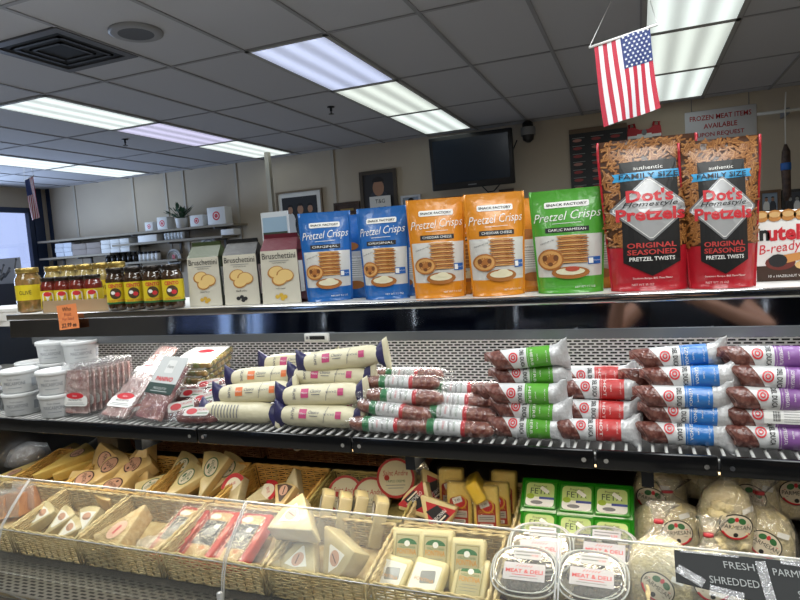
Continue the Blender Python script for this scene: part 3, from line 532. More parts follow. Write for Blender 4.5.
# thermometer on the strip and the orange tag
a = atY(305.5, 338, 1.512); b_ = atY(329.5, 338, 1.512); t = thing('digital_thermometer', 'small white digital thermometer clipped to the grey strip', 'thermometer', ((a.x+b_.x)/2, 1.5155, 1.2565)); w = b_.x-a.x
MB().rbox(-w/2, w/2, -.012, 0, 0, .024, .003).build('thermometer_case', M_white, t); MB().box(-.02, .028, -.0135, -.012, .007, .017).build('display_window', M_ink, t); MB().box(-.032, -.024, -.0135, -.012, .008, .016).build('button', M_grey, t)
a = atY(54, 304, 1.505); t = thing('price_tag', 'orange handwritten price tag taped to the left end of the deck edge', 'tag', (atY(68, 315, 1.51).x, 1.514, atY(66, 329, 1.51).z)); A = Art(); w, h = .092, .083
A.rect(-w/2, w/2, 0, h, 0, 0, .02); A.text('Who', 0, h*.82, .014, 1, 1, shear=.2); A.text('Fruit', 0, h*.6, .012, 2, 1, shear=.2); A.text('For Salad', 0, h*.42, .01, 2, 1, shear=.2); A.text('$2.99 ea', 0, h*.15, .017, 1, 1, shear=.2, bold=.02, fitw=w*.9)
A.v = [(u-.006*(v/h)+.002, v+u*.07, l) for u, v, l in A.v]; MB().art(A, lambda u, v, l: (u, -.004-.0005*l-.012*max(0, .4-v/h)**2, v)).build('tag_paper', [mat('orange_paper', 'E88A52', .6), M_ink, mat('faded_ink', '9A4A3A', .6)], t)
# chalkboard sign on the front guards
t = thing('chalkboard_sign', 'black card chalked with fresh parmesan, taped to the front guard', 'sign', (0, 0, 0)); Yc = 1.082
TL, BL, TR = atY(682, 552, Yc+.04), atY(676, 582, Yc), atY(800, 564, Yc+.04)
ex = (TR-TL).normalized(); ez = (TL-BL); hb_ = ez.length; ez.normalize(); t.matrix_world = frame(BL, ex, ez); Wb = .42; Hb = hb_*1.65
b = MB(); b.prism([(0, 0), (Wb, -.06), (Wb, hb_), (0, hb_)], -.003, 0); b.build('card_panel', mat('chalk_black', '1C1E1F', .75), t); A = Art()
for s, x, y, hh in (('FRESH', .098, hb_*.68, .0165), ('PARMESAN', .182, hb_*.62, .0165), ('SHREDDED', .088, hb_*.18, .017), ('SHAVED', .205, hb_*.02, .017)): A = Art(); A.text(s, x, y, hh*.7, 0, 1, shear=-.1, w=hh*(.5*len(s)+.3)); MB().art(A, lambda u, v, l: (u, -.0042, v)).build('chalk_lettering', mat('chalk', '9A9D9C', .8), t)
A = Art()
A.rect(.128, .143, -.035, hb_*.9, 0, 1, rot=.12); A.rect(.0, .045, .004, .019, 0, 1, rot=-.5); A.rect(.05, .1, -.02, -.003, 0, 1, rot=-.15); A.rect(.16, .22, hb_*.85, hb_*1.02, 0, 1, rot=-.05); A.rect(.01, .1, hb_*.93, hb_*1.0, 0, 1, rot=0)
MB().art(A, lambda u, v, l: (u, -.0048, v)).build('clear_tape', film('tape', 'FFFFFF', .1, .6, .2, .8, 90, .25), t)
# ================================================================== PACKETS AND JARS ON THE TOP DECK
M_silver = mat('pouch_silver', 'D8D7D3', .35, .1, .35, bump=.35, bscale=26); M_sil2 = mat('pouch_back', 'BDBCB6', .4, .1, bump=.3, bscale=26)
def bagc(name, col): return mat(name, col, .32, 0, .35, bump=.35, bscale=26)
M_cr = [mat('crisp_brown', 'A8692F', .5), mat('crisp_dark', '6E3E1B', .5), mat('crisp_light', 'CE9A58', .5), mat('dip_cream', 'E6DFC0', .5), mat('dip_red', 'B9503B', .5)]
def pouch_shape(h, w, dp, taper=.0):
    def Dv(v):
        f = v/h; K = [(0, .8), (.06, .95), (.25, 1), (.5, .85), (.75, .5), (.9, .14), (.94, .06), (1, .05)]
        for (a, p), (b, q) in zip(K, K[1:]):
            if f <= b: return dp/2*(p+(q-p)*(f-a)/(b-a))
        return dp/2*.05
    def Wv(v): return w*(1-taper*(1-min(1, v/h/.9)))
    def front(u, v): return -Dv(v)*(1-min(1, abs(2*u/Wv(v)))**2.6)**.7
    return Dv, Wv, front
def pouch(root, h, w, dp, zones, mats, art, amats, taper=.14, partname='pouch', fin=None):
    """zones: [(top of zone v, material)] bottom-up"""
    Dv, Wv, fr = pouch_shape(h, w, dp, taper); vs = sorted(set([0]+[z for z, _ in zones]+[h*i/16 for i in range(17)])); b = MB(); nu = 14
    for sg in (1, -1):
        base = len(b.v)
        for v in vs:
            for i in range(nu+1):
                u = (-1+2*i/nu)*Wv(v)/2; b.v.append(Vector((u, sg*fr(u, v), v)))
        for j in range(len(vs)-1):
            mid = (vs[j]+vs[j+1])/2; m = next(mm for z, mm in zones if mid <= z+1e-9)
            for i in range(nu): b.f.append((base+j*(nu+1)+i, base+j*(nu+1)+i+1, base+(j+1)*(nu+1)+i+1, base+(j+1)*(nu+1)+i)); b.m.append(m); b.s.append(True)
    n = (nu+1)*len(vs); b.f.append(tuple(range(nu+1))+tuple(n+i for i in reversed(range(nu+1)))); b.m.append(zones[0][1]); b.s.append(False)
    body = b.build(partname, mats, root)
    if fin is not None:
        for sg in (-1, 1):
            f = MB(); f.loft([[(sg*(Wv(v)/2-.002), -.001, v), (sg*(Wv(v)/2+.004), -.001, v), (sg*(Wv(v)/2+.004), .001, v), (sg*(Wv(v)/2-.002), .001, v)] for v in vs], 0)
            f.build('side_seal', fin, root)
    if art is not None:
        MB().art(art, lambda u, v, l: (u, fr(max(-Wv(v)/2, min(Wv(v)/2, u)), min(h, max(0, v)))-.0007*(l+1), v)).build('front_print', amats, root)
    return body
# ---- pretzel crisp pouches
def crisp_art(h, w, flavour):
    A = Art(); A.rrect(0, h*.855, w*.62, h*.058, .004, 1, 1); A.text('SNACK FACTORY', 0, h*.855, h*.024, 0, 2, w=w*.56, bold=.02)
    A.text('Pretzel Crisps', 0, h*.735, h*.11, 1, 1, w=w*.94, shear=.35, bold=-.004, rot=.05); A.line(-w*.2, h*.672, w*.2, h*.676, .0012, 1, 1)
    A.rect(-w*.3, w*.3, h*.588, h*.635, 0, 1); A.text(flavour, 0, h*.6115, h*.024, 1, 2, w=w*.52)
    for k in range(13): A.ell(w*.07+.002*math.sin(k*3), h*(.3+.0205*k), w*.22, h*.011, 3 if k % 2 else 5, 2+.02*k, 14, .02*math.sin(k), 1); A.rect(-w*.13, w*.27, h*(.2895+.0205*k), h*(.294+.0205*k), 4, 2.5, .02)
    def pretz(cx, cy, r, L):
        A.ell(cx, cy, r, r*.8, 3, L, 18); A.ell(cx, cy, r*.86, r*.66, 5, L+.1, 18); A.ell(cx, cy, r*.6, r*.44, 3, L+.15, 16)
        for q in (-.42, .42): A.ell(cx+q*r, cy+.12*r, r*.2, r*.24, 4, L+.2, 10)
        A.ell(cx, cy-.34*r, r*.2, r*.16, 4, L+.2, 10)
    pretz(-w*.24, h*.33, w*.19, 4); A.ell(w*.03, h*.2, w*.26, h*.06, 3, 5, 18); A.ell(w*.03, h*.212, w*.2, h*.035, 6, 6, 14); A.ell(w*.06, h*.235, w*.1, h*.025, 7 if 'GARLIC' in flavour else 6, 7, 12)
    A.rect(w*.27, w*.43, h*.27, h*.34, 8, 2); A.rect(w*.28, w*.34, h*.28, h*.33, 1, 3); A.text('NON GMO', w*.385, h*.305, h*.012, 1, 3, fitw=w*.08)
    A.text('NET WT 7.2 OZ', w*.22, h*.06, h*.018, 1, 2, fitw=w*.38); A.text('Delicate yet crisp', -w*.28, h*.5, h*.018, 0, 2, shear=.3, rot=.3, fitw=w*.3)
    return A
def crisp_bag(label, flavour, col, name, H_=.255, W_=.143, back=False):
    t = thing('pretzel_crisp_bag', label, 'snack bag', (0, 0, 0), 0, 'pretzel crisp bags on the top deck')
    if back:
        A = Art(); A.rect(-W_*.3, W_*.3, H_*.25, H_*.5, 1, 1); A.text('Nutrition Facts', 0, H_*.48, H_*.02, 0, 2, fitw=W_*.5)
        for k in range(8): A.rect(-W_*.27, W_*.27, H_*(.27+.024*k), H_*(.274+.024*k), 0, 2)
        A.ell(-W_*.1, H_*.62, W_*.2, H_*.05, 3, 2, 14); A.ell(0, H_*.16, W_*.2, H_*.05, 3, 2, 14); A.rect(W_*.2, W_*.4, H_*.1, H_*.2, 1, 1)
    else: A = crisp_art(H_, W_, flavour)
    pouch(t, H_, W_, .075, [(H_*.16, 0), (H_*.56, 1), (H_, 0)], [bagc(name, col), M_silver], A, [M_ink, M_wink]+[M_wink, M_cr[0], M_cr[1], M_cr[2], M_cr[3], M_cr[4], M_blue], fin=bagc(name, col)); return t
def put(t, px, py, rz=0, Y=None, lean=0, s=1, off=.034):
    p = atZ(px, py, DZ) if Y is None else atY(px, py, Y); t.matrix_world = eul((p.x, p.y+off, DZ+.001), lean, 0, rz, s)
YD = 1.575
b1 = crisp_bag('blue pretzel crisp bag, the left one of the two facing front', 'ORIGINAL', '1F63AE', 'pouch_blue'); put(b1, 325, 299, .35, YD+.03, 0, 1.04)
b2 = dup(b1, label='blue pretzel crisp bag, the right one beside the first orange bag'); put(b2, 383, 297, .05, YD+.02, 0, 1.03)
b3 = crisp_bag('blue pretzel crisp bag half hidden behind the gap of the two blue bags', '', '1F63AE', 'pouch_blue', back=True); put(b3, 356, 295, .1, YD+.115)
o1 = crisp_bag('orange pretzel crisp bag, the left one of the two facing front', 'CHEDDAR CHEESE', 'D98A22', 'pouch_orange'); put(o1, 437, 296, .3, YD+.005, 0, 1.06)
o2 = dup(o1, label='orange pretzel crisp bag next to the green one, tallest of the orange bags'); put(o2, 496, 294, .34, YD+.005, 0, 1.06)
o3 = dup(o1, label='orange pretzel crisp bag showing only a strip between the two front orange bags'); put(o3, 468, 293, .05, YD+.1)
o4 = crisp_bag('orange pretzel crisp bag turned back to front left of the green bag', '', 'D98A22', 'pouch_orange', back=True); put(o4, 533, 289, .1, YD+.11)
o5 = dup(o4, label='pale orange-bottomed crisp bag peeking out between green bag and pretzel pouch'); put(o5, 603, 285, .0, YD+.125)
g1 = crisp_bag('green garlic parmesan pretzel crisp bag, the only green one', 'GARLIC PARMESAN', '4FA035', 'pouch_green', .262, .178); put(g1, 569, 291.5, .02, YD+.01)
g2 = dup(b3, label='second blue crisp bag standing in the row behind the right blue bag'); put(g2, 404, 293, .05, YD+.115)
# ---- large pretzel twist pouches
def pretzel_pouch(label, seed, w=.225):
    h = .375; rnd = random.Random(seed); t = thing('pretzel_twist_pouch', label, 'snack bag', (0, 0, 0), 0, 'big pretzel twist pouches'); A = Art()
    for k in range(950):
        cx, cy, a, L, q = rnd.uniform(-w*.45, w*.45), rnd.uniform(h*.3, h*.99), rnd.gauss(.5, .8), rnd.uniform(.013, .023), rnd.uniform(.0022, .003)
        if abs(cx)+L*.5 > w*.5: continue
        if abs(cx) < w*.2 and cy < h*.82: continue
        c, s = math.cos(a), math.sin(a); P = [(-L/2, 0), (-L/2+q, -q), (L/2-q, -q), (L/2, 0), (L/2-q, q), (-L/2+q, q)]
        top = rnd.random()
        A.add([(cx+x*c-y*s, cy+x*s+y*c) for x, y in P], [(0, 1, 2, 3, 4, 5)], 0, 1+top); A.add([(cx+x*.9*c-(y*.42+q*.3)*s, cy+x*.9*s+(y*.42+q*.3)*c) for x, y in P], [(0, 1, 2, 3, 4, 5)], 1 if rnd.random() < .6 else 2, 1.2+top)
    A.poly([(-w*.29, h*.85), (-w*.29, h*.19), (0, h*.1), (w*.29, h*.19), (w*.29, h*.85)], 3, 3)
    A.text('authentic', 0, h*.805, h*.024, 4, 4, w=w*.3); A.poly([(-w*.37, h*.775), (-w*.345, h*.75), (-w*.37, h*.722), (w*.37, h*.73), (w*.345, h*.757), (w*.37, h*.782)], 5, 4); A.text('FAMILY SIZE', 0, h*.7525, h*.033, 3, 7.5, w=w*.6, bold=.01)
    R = lambda k, r: [(k*w*(.45*math.cos(t_)), h*.535+k*h*.215*math.sin(t_)) for t_ in (0, PI/2, PI, 1.5*PI)]
    def dia(k, m, L):
        P = []; V = R(k, 0)
        for i in range(4):
            a0, b0, c0 = V[i-1], V[i], V[(i+1) % 4]
            for f in (.16, .09, .04): P.append((b0[0]+(a0[0]-b0[0])*f, b0[1]+(a0[1]-b0[1])*f))
            for f in (.04, .09, .16): P.append((b0[0]+(c0[0]-b0[0])*f, b0[1]+(c0[1]-b0[1])*f))
        A.poly([(x*.94, y) for x, y in P], m, L)
    dia(1.0, 6, 6); dia(.93, 4, 6.4); dia(.9, 7, 6.8)
    A.text("Dot's", 0, h*.622, h*.082, 8, 8, w=w*.48, bold=.035); A.text('Homestyle', 0, h*.562, h*.042, 3, 9, w=w*.56, shear=.35); A.text('Pretzels', 0, h*.5, h*.082, 8, 8, w=w*.7, bold=.035)
    A.text('ORIGINAL', 0, h*.3, h*.034, 9, 5, w=w*.5, bold=.02); A.text('SEASONED', 0, h*.256, h*.034, 9, 5, w=w*.5, bold=.02); A.text('PRETZEL TWISTS', 0, h*.212, h*.026, 4, 5, w=w*.46, bold=.02)
    A.text('Southern Recipe, BIG Time Flavor', 0, h*.085, h*.016, 4, 5, fitw=w*.8); A.text('NET WT 35 OZ', -w*.1, h*.045, h*.014, 4, 5, fitw=w*.5)
    red = mat('pouch_red', 'B21E2C', .35, 0, .25, bump=.4, bscale=22)
    pouch(t, h, w, .1, [(h*.29, 0), (h, 1)], [red, mat('pretzel_base', '4A2A14', .35, 0, .4, bump=.4, bscale=22)], A,
          [mat('pretzel_mid', '8E5829', .4, coat=.3), mat('pretzel_lit', 'B9824A', .4, coat=.3), mat('pretzel_deep', 'A06A34', .4, coat=.3), mat('banner_black', '131314', .45), M_wink, mat('ribbon_blue', '3FA3D8', .35, coat=.3), mat('diamond_edge', '8E9093', .3, .4), mat('diamond_grey', 'B5B6B8', .3, .3), M_lred, mat('text_red', 'C2423F', .4)], taper=.2, fin=red); return t
d1 = pretzel_pouch('big red and brown pretzel twist pouch, the left one of the pair', 3); put(d1, 651, 290, .1, 1.575, 0, .97)
d2 = pretzel_pouch('big red and brown pretzel twist pouch, the right one of the pair', 8, .182); put(d2, 724, 289, .06, 1.565, 0, .91)
# ---- hazelnut biscuit box at the right edge
p = atY(757, 286, 1.72); t = thing('biscuit_box', 'white hazelnut biscuit box at the right end of the top deck', 'box', (p.x, 1.72, DZ+.001)); w, h = .26, .17
MB().rbox(0, w, 0, .07, 0, h, .002).build('box_body', M_wink, t); A = Art(); A.rect(0, w, 0, h*.22, 3, 1)
A.text('n', .006+.012, h*.66, .026, 0, 2, bold=.04); A.text('utella', .074, h*.685, .038, 1, 2, w=.1, bold=.04); A.text('B-ready', .05, h*.46, .03, 1, 2, w=.09, shear=.25, rot=.12)
for k in range(7): A.ell(.012+.028*k, h*.93, .017, .014, 4, 2, 12); A.ell(.012+.028*k, h*.945, .012, .007, 5, 3, 10)
A.ell(.155, h*.92, .016, .016, 1, 4); A.text('NEW', .155, h*.92, .007, 2, 5)
A.ell(.05, h*.26, .032, .018, 6, 2, 16); A.poly([(.04, h*.22), (.13, h*.34), (.14, h*.44), (.05, h*.36)], 4, 3); A.ell(.045, h*.29, .02, .016, 0, 4, 12); A.ell(.13, h*.24, .05, .016, 5, 3, 16, .1); A.ell(.17, h*.3, .05, .02, 4, 3, 16, .3); A.text('10 x HAZELNUT WAFER', .07, h*.07, .006, 2, 3, fitw=.13)
MB().art(A, lambda u, v, l: (u, -.0006*(l+1), v)).build('front_print', [M_ink, M_lred, M_wink, mat('cocoa_print', '3A2519', .4), mat('wafer_print', 'C98B4A', .5), mat('wafer_pale', 'E2B97D', .5), mat('cocoa_red', '6A2A22', .5)], t)
# ---- gusseted crispbread bags
def toast_bag(label, trim, trimc, dots):
    t = thing('crispbread_bag', label, 'snack bag', (0, 0, 0), 0, 'crispbread bags on the top deck'); w, h, d = .118, .2, .07; zt = .152; cream = mat('bag_cream', 'CBC7B9', .4, coat=.25, bump=.2, bscale=24); tm = mat('bag_'+trim, trimc, .35, coat=.3, bump=.2, bscale=24)
    zs = [0, .05, .1, zt]; b = MB()
    b.add([(-w/2, -d/2, 0), (w/2, -d/2, 0), (w*.47, -d*.47, zt), (-w*.47, -d*.47, zt)], [(0, 1, 2, 3)], 0); b.add([(-w/2, d/2, 0), (w/2, d/2, 0), (w*.47, d*.47, zt), (-w*.47, d*.47, zt)], [(1, 0, 3, 2)], 1)
    for sg in (-1, 1): b.add([(sg*w/2, -d/2, 0), (sg*w/2, d/2, 0), (sg*w*.47, d*.47, zt), (sg*w*.47, -d*.47, zt), (sg*(w/2-.012), 0, .01), (sg*(w/2-.014), 0, zt)], [(0, 4, 5, 3), (4, 1, 2, 5)], 1)
    b.add([(-w/2, -d/2, 0), (w/2, -d/2, 0), (w/2, d/2, 0), (-w/2, d/2, 0)], [(0, 3, 2, 1)], 1); b.build('bag_body', [cream, tm], t)
    f = MB(); f.add([(-w*.47, -d*.47, zt), (w*.47, -d*.47, zt), (w*.44, -.006, h-.012), (-w*.44, -.006, h-.012), (-w*.47, d*.47, zt), (w*.47, d*.47, zt), (w*.44, .0, h-.012), (-w*.44, .0, h-.012), (w*.43, -.008, h), (-w*.43, -.008, h), (w*.43, -.002, h), (-w*.43, -.002, h)], [(0, 1, 2, 3), (5, 4, 7, 6), (1, 5, 6, 2), (4, 0, 3, 7), (3, 2, 8, 9), (6, 7, 11, 10), (9, 8, 10, 11)], 0); f.build('folded_top', [tm], t)
    A = Art(); A.text('Bruschettini', 0, .137, .017, 0, 1, w=w*.86); A.rect(-.03, .03, .122, .1235, 2, 1); A.text('twice baked toasts', 0, .117, .004, 0, 1, fitw=.06)
    for x, y, r, a in ((-.012, .09, .026, .2), (.016, .08, .027, -.1), (-.002, .068, .024, .1)): A.ell(x, y, r, r*.7, 3, 2+x*10, 16, a); A.ell(x+.001, y+.001, r*.85, r*.58, 4, 2.2+x*10, 16, a)
    A.text(trim.replace('_', ' '), 0, .043, .006, 0, 1, fitw=.07, shear=.2)
    for x, y in ((-.012, .02), (.0, .024), (.012, .019), (.004, .014)): A.ell(x, y, .007, .006, 5, 2+x, 10)
    MB().art(A, lambda u, v, l: (u, -d/2+(v/zt)*d*.03-.0006*(l+1), v)).build('front_print', [M_ink, M_wink, M_grey, mat('crust', 'B07A3E', .5), mat('toast', 'E0C07E', .5), mat('bag_dot_'+trim, dots, .5)], t)
    A = Art(); A.rect(-.016, .016, .03, .12, 1, 1)
    for k in range(9): A.rect(-.014, .014, .036+.009*k, .038+.009*k, 0, 2)
    MB().art(A, lambda u, v, l: (w/2-.004-.0005*l-(v/zt)*.004, u, v)).build('side_panel_print', [M_grey, M_wink], t); return t
c1 = toast_bag('crispbread bag with green top, leftmost of the three', 'rosemary', '3E4A2C', 'C29B3A'); put(c1, 206, 306, .08, 1.6, 0, 1.03)
c2 = toast_bag('crispbread bag with black top, middle one of the three', 'black_olive', '1C1C1E', '202022'); put(c2, 242, 304, .12, 1.6, 0, 1.03)
c3 = toast_bag('crispbread bag with burgundy top and side, next to the blue bag', 'red_pepper', '5E1B2A', 'C9A53B'); put(c3, 281, 303, .16, 1.6, 0, 1.06)
# ---- landscape photo stand between the bags
p = atY(276, 246, 1.8); a = atY(262, 230, 1.8); b_ = atY(289, 230, 1.8); tp = atY(275, 212, 1.8).z; t = thing('photo_card_stand', 'upright card with two landscape photographs behind the burgundy-topped bag', 'card', ((a.x+b_.x)/2, 1.8, DZ+.001)); w, h = b_.x-a.x, tp-DZ
MB().box(-w/2, w/2, 0, .004, 0, h).build('card_sheet', mat('card_pale', 'C5CCD2', .4), t); MB().add([(-.02, .004, h*.8), (.02, .004, h*.8), (.02, .07, 0), (-.02, .07, 0)], [(0, 1, 2, 3)]).build('rear_strut', M_paper, t); A = Art()
for z0 in (h*.52, h*.06):
    A.rect(-w*.45, w*.45, z0, z0+h*.42, 0, 1); A.rect(-w*.45, w*.45, z0, z0+h*.2, 1, 2); A.ell(-.0, z0+h*.1, w*.4, h*.05, 2, 3, 16, -.2); A.rect(-w*.45, w*.45, z0+h*.18, z0+h*.25, 3, 3)
MB().art(A, lambda u, v, l: (u, -.0005*l, v)).build('printed_photos', [mat('sky_print', '8FA9BE', .4), mat('grass_print', '4A5538', .5), mat('road_print', 'A39B8B', .5), mat('tree_print', '2C382C', .5)], t)
# ---- jars on the left end
M_lid = mat('gold_lid', 'B49B57', .3, .7); M_dlid = mat('dark_lid', '2B2420', .3, .5)
def jar(label, r, h, body, lid, labc, Y, px, kind, group, py=306):
    p = atY(px, py, Y); t = thing('glass_jar', label, 'jar', (p.x, Y, DZ+.001), .6, group)
    MB().lathe([(r*.8, 0), (r*.97, .004), (r, .012), (r, h*.72), (r*.93, h*.79), (r*.8, h*.84), (r*.8, h*.9)], 22).build('jar_body', body, t)
    MB().lathe([(r*.84, h*.885), (r*.87, h*.89), (r*.87, h*.985), (r*.82, h), (r*.3, h-.001)], 22).build('jar_lid', lid, t)
    A = Art(); W2 = PI*r*.62
    if kind == 'tomato':
        A.rect(-W2, W2, h*.16, h*.66, 0, 0); A.rect(-W2, W2, h*.16, h*.2, 4, 1); A.rrect(0, h*.585, .04, h*.1, .004, 0, 1); A.text('CENTO', 0, h*.58, h*.085, 2, 2, fitw=.044, bold=.03); A.ell(0, h*.4, .018, h*.13, 3, 1); A.ell(.006, h*.38, .008, .007, 2, 2, 10); A.ell(-.007, h*.42, .007, .006, 1, 2, 10); A.text('SUN DRIED TOMATOES', 0, h*.235, h*.045, 2, 2, fitw=.05)
    elif kind == 'sauce':
        A.rect(-W2, W2, h*.1, h*.62, 0, 0); A.rrect(0, h*.36, .036, h*.44, .01, 1, 1); A.ell(0, h*.52, .013, .008, 2, 2); A.text('SAUCE', 0, h*.33, h*.07, 3, 2, fitw=.03); A.rect(-.013, .013, h*.2, h*.21, 3, 2); A.rect(-.011, .011, h*.25, h*.26, 3, 2)
    else: A.rect(-W2, W2, h*.28, h*.62, 0, 0); A.text('OLIVE', 0, h*.45, h*.09, 3, 1, fitw=.04)
    MB().art(A, lambda u, v, l: ((r+.0008+.0004*l)*math.sin(u/r), -(r+.0008+.0004*l)*math.cos(u/r), v)).build('jar_label', [mat('label_yellow', 'D9C228', .4), M_wink, M_lred, M_ink if kind != 'tomato' else mat('label_dark', '4A3A22', .5), M_green], t); return t
M_jr = mat('jar_dark', '2E231A', .1, 0, .8, noise='4A3320', nscale=50); M_jred = mat('jar_redsauce', '5E201A', .1, 0, .8, noise='7A2C20', nscale=60); M_jol = mat('jar_olives', '8E7B4A', .12, 0, .8, noise='B7A66E', nscale=55); M_jor = mat('jar_mixed', '9A7448', .12, 0, .8, noise='6D5A2E', nscale=45)
for i, px in enumerate((119, 137, 156, 175)): jar('dark jar with yellow tomato label, %s from the left of four' % ('first', 'second', 'third', 'fourth')[i], .0335, .142, M_jr, M_dlid, None, 1.575, px, 'tomato', 'yellow-labelled tomato jars')
for i, px in enumerate((51.5, 65.5, 80.5, 95.5)): jar('red sauce jar standing in the cardboard tray, %s from the left' % ('first', 'second', 'third', 'fourth')[i], .0305, .125, M_jred, M_dlid, None, 1.602, px, 'sauce', 'red sauce jars in the tray')
for i, px in enumerate((57, 73, 89, 105, 121)): jar('gold-lidded olive jar in the back row behind the tray, %s from the left' % ('first', 'second', 'third', 'fourth', 'fifth')[i], .034, .165, M_jol, M_lid, None, 1.73, px, 'olive', 'gold-lidded olive jars')
jar('tall jar of mixed pickles with yellow label at the deck left end', .044, .165, M_jor, M_lid, None, 1.62, 31, 'olive', 'gold-lidded olive jars')
p0, p1 = atY(41, 306, 1.56), atY(108, 306, 1.56); t = thing('cardboard_tray', 'low brown cardboard tray holding the red sauce jars', 'tray', (p0.x, 1.565, DZ+.0005)); w = p1.x-p0.x; b = MB(); b.box(0, w, 0, .003, 0, .042).box(0, w, .072, .075, 0, .042).box(0, .003, 0, .075, 0, .042).box(w-.003, w, 0, .075, 0, .042).box(0, w, 0, .075, 0, .001); b.build('tray_body', M_card, t)
# ================================================================== THE STEEL SHELF: TUBS, SLICED MEAT AND SAUSAGES
# ---- white tubs
def tub(label, x, y, z):
    t = thing('cheese_tub', label, 'tub', (x, y, z), 0, 'white lidded cheese tubs'); r, h = .056, .072
    MB().lathe([(r*.84, 0), (r*.88, .003), (r*.96, h*.84), (r*.97, h*.86)], 28).build('tub_body', mat('tub_white', 'DCDEDF', .35), t); MB().lathe([(r, h*.83), (r*1.03, h*.84), (r*1.03, h*.98), (r, h), (r*.93, h), (r*.91, h*.965), (r*.1, h*.965)], 28).build('tub_lid', mat('lid_white', 'E6E8E9', .3, coat=.2), t)
    A = Art(); A.text('MASCARPONE', 0, h*.45, .011, 0, 1, fitw=.07); A.text('Fresh cheese', 0, h*.64, .006, 0, 1, fitw=.04); A.rect(-.022, .022, h*.24, h*.27, 1, 1); A.rect(.055, .075, h*.22, h*.6, 1, 1)
    MB().art(A, lambda u, v, l: ((r*(.88+.09*v/h)+.0006)*math.sin(u/r+.6), -(r*(.88+.09*v/h)+.0006)*math.cos(u/r+.6), v)).build('tub_print', [mat('tub_ink', '8A8E96', .6), mat('tub_ink2', 'A9AEB5', .6)], t); return t
tx = [atY(24, 415, 1.37).x, atY(60, 412, 1.37).x, atY(-13, 417, 1.37).x]; base = tub('white cheese tub at the bottom, first whole one at the left', tx[0], 1.37, SZ)
TW = [(tx[0], 1.37, 1, 'white cheese tub atop the first whole one at the left'), (tx[1], 1.37, 0, 'white cheese tub at the bottom beside the clear meat packs'), (tx[1], 1.37, 1, 'white cheese tub in the second layer beside the clear meat packs'), (tx[2], 1.37, 0, 'white cheese tub cut by the left edge, bottom'), (tx[2], 1.37, 1, 'white cheese tub cut by the left edge, upper')]
for x, y, k, lb in TW: dup(base, (x, y, SZ+.0725*k), 0, lb)
bx = [atY(58, 367, 1.5).x, atY(85, 366, 1.5).x-.004]; bx[0] = min(bx[0], bx[1]-.117)
for i, x in enumerate(bx):
    for k in range(3): dup(base, (x, 1.495, SZ+.0725*k), .25*i, 'white cheese tub of the rear %s pile, %s' % (('left', 'right')[i], ('bottom', 'middle', 'topmost')[k]))
for k in range(2): dup(base, (bx[0]-.118, 1.5, SZ+.0725*k), .4, 'white cheese tub behind the left front tubs, %s' % ('lower', 'upper')[k])
# ---- sliced meat in clear packs
M_clear = film('pack_film', 'F4F4F4', .05, .5, .1, .5, 60, .04); M_pro = mat('sliced_ham', 'AB7A74', .3, coat=.5, noise='D6BDB7', nscale=38); M_pan = mat('sliced_dark_ham', '8C4A50', .3, coat=.6, noise='C39088', nscale=30)
def meat_pack(label, meat, art, amats, w=.1, h=.15, d=.014, group='clear sliced meat packs', name='sliced_meat_pack'):
    t = thing(name, label, 'packaged meat', (0, 0, 0), 0, group)
    b = MB(); b.grid(lambda u, v: ((u-.5)*w*.84, -d*.28-.0022*math.sin(u*9+v*5)-.0025*math.sin(v*31+u*3), .01+v*(h*.82)), 10, 22, 0); b.grid(lambda u, v: ((.5-u)*w*.84, d*.3, .01+v*(h*.82)), 2, 2, 0); b.rbox(-w*.42, w*.42, -d*.25, d*.3, .01, .01+h*.82, .003); b.build('meat_slices', meat, t)
    MB().rbox(-w/2, w/2, -d/2, d/2, 0, h, .004).build('clear_tray', M_clear, t)
    if art: MB().art(art, lambda u, v, l: (u, -d/2-.0008-.0004*l, v)).build('pack_label', amats, t)
    return t
def oval_art(w, h, red=True):
    A = Art(); A.rrect(0, h*.3, w*.9, h*.2, .01, 0, 1); A.ell(0, h*.4, w*.32, h*.06, 1, 2, 20); A.text('Rosso', 0, h*.4, h*.03, 0, 3, shear=.2, fitw=w*.4); A.text('PROSCIUTTO', 0, h*.32, h*.035, 2, 2, fitw=w*.6); A.rect(-w*.3, w*.3, h*.26, h*.268, 3, 2); A.rect(-w*.35, w*.35, h*.235, h*.242, 3, 2); return A
LM = [M_wink, M_lred, M_ink, M_grey, M_green]
pk = meat_pack('clear pack of pink sliced ham standing upright, front one of the row', M_pro, oval_art(.1, .16), LM, .1, .16, .017)
p = atY(76, 421, 1.35); pk.matrix_world = eul((p.x, 1.36, SZ), D(-5), 0, D(6))
for k in range(1, 8): dup(pk, M=eul((p.x+.002*k, 1.36+.0215*k, SZ), D(-5), 0, D(6)), label='clear pack of pink sliced ham standing upright, %s behind the front one' % ('first', 'second', 'third', 'fourth', 'fifth', 'sixth', 'rearmost')[k-1])
f1 = meat_pack('clear ham pack with red oval label leaning back beside the upright row', M_pro, oval_art(.12, .2), LM, .12, .2, .016); q = atY(106, 424, 1.33); f1.matrix_world = eul((q.x+.02, 1.33, SZ+.004), D(-52), 0, D(-8))
f2 = dup(f1, M=eul((atY(136, 380, 1.53).x, 1.53, SZ+.05), D(-50), 0, D(-14)), label='clear ham pack with red label high at the back left of the dark-label pack'); f4 = dup(f1, M=eul((atY(134, 384, 1.52).x, 1.515, SZ+.022), D(-56), 0, D(-14)), label='clear ham pack lying under the high red-labelled one at the back')
dup(f1, M=eul((q.x+.01, 1.345, SZ-.0), D(-80), 0, D(-3)), label='clear ham pack lying flat at the very bottom under the leaning one')
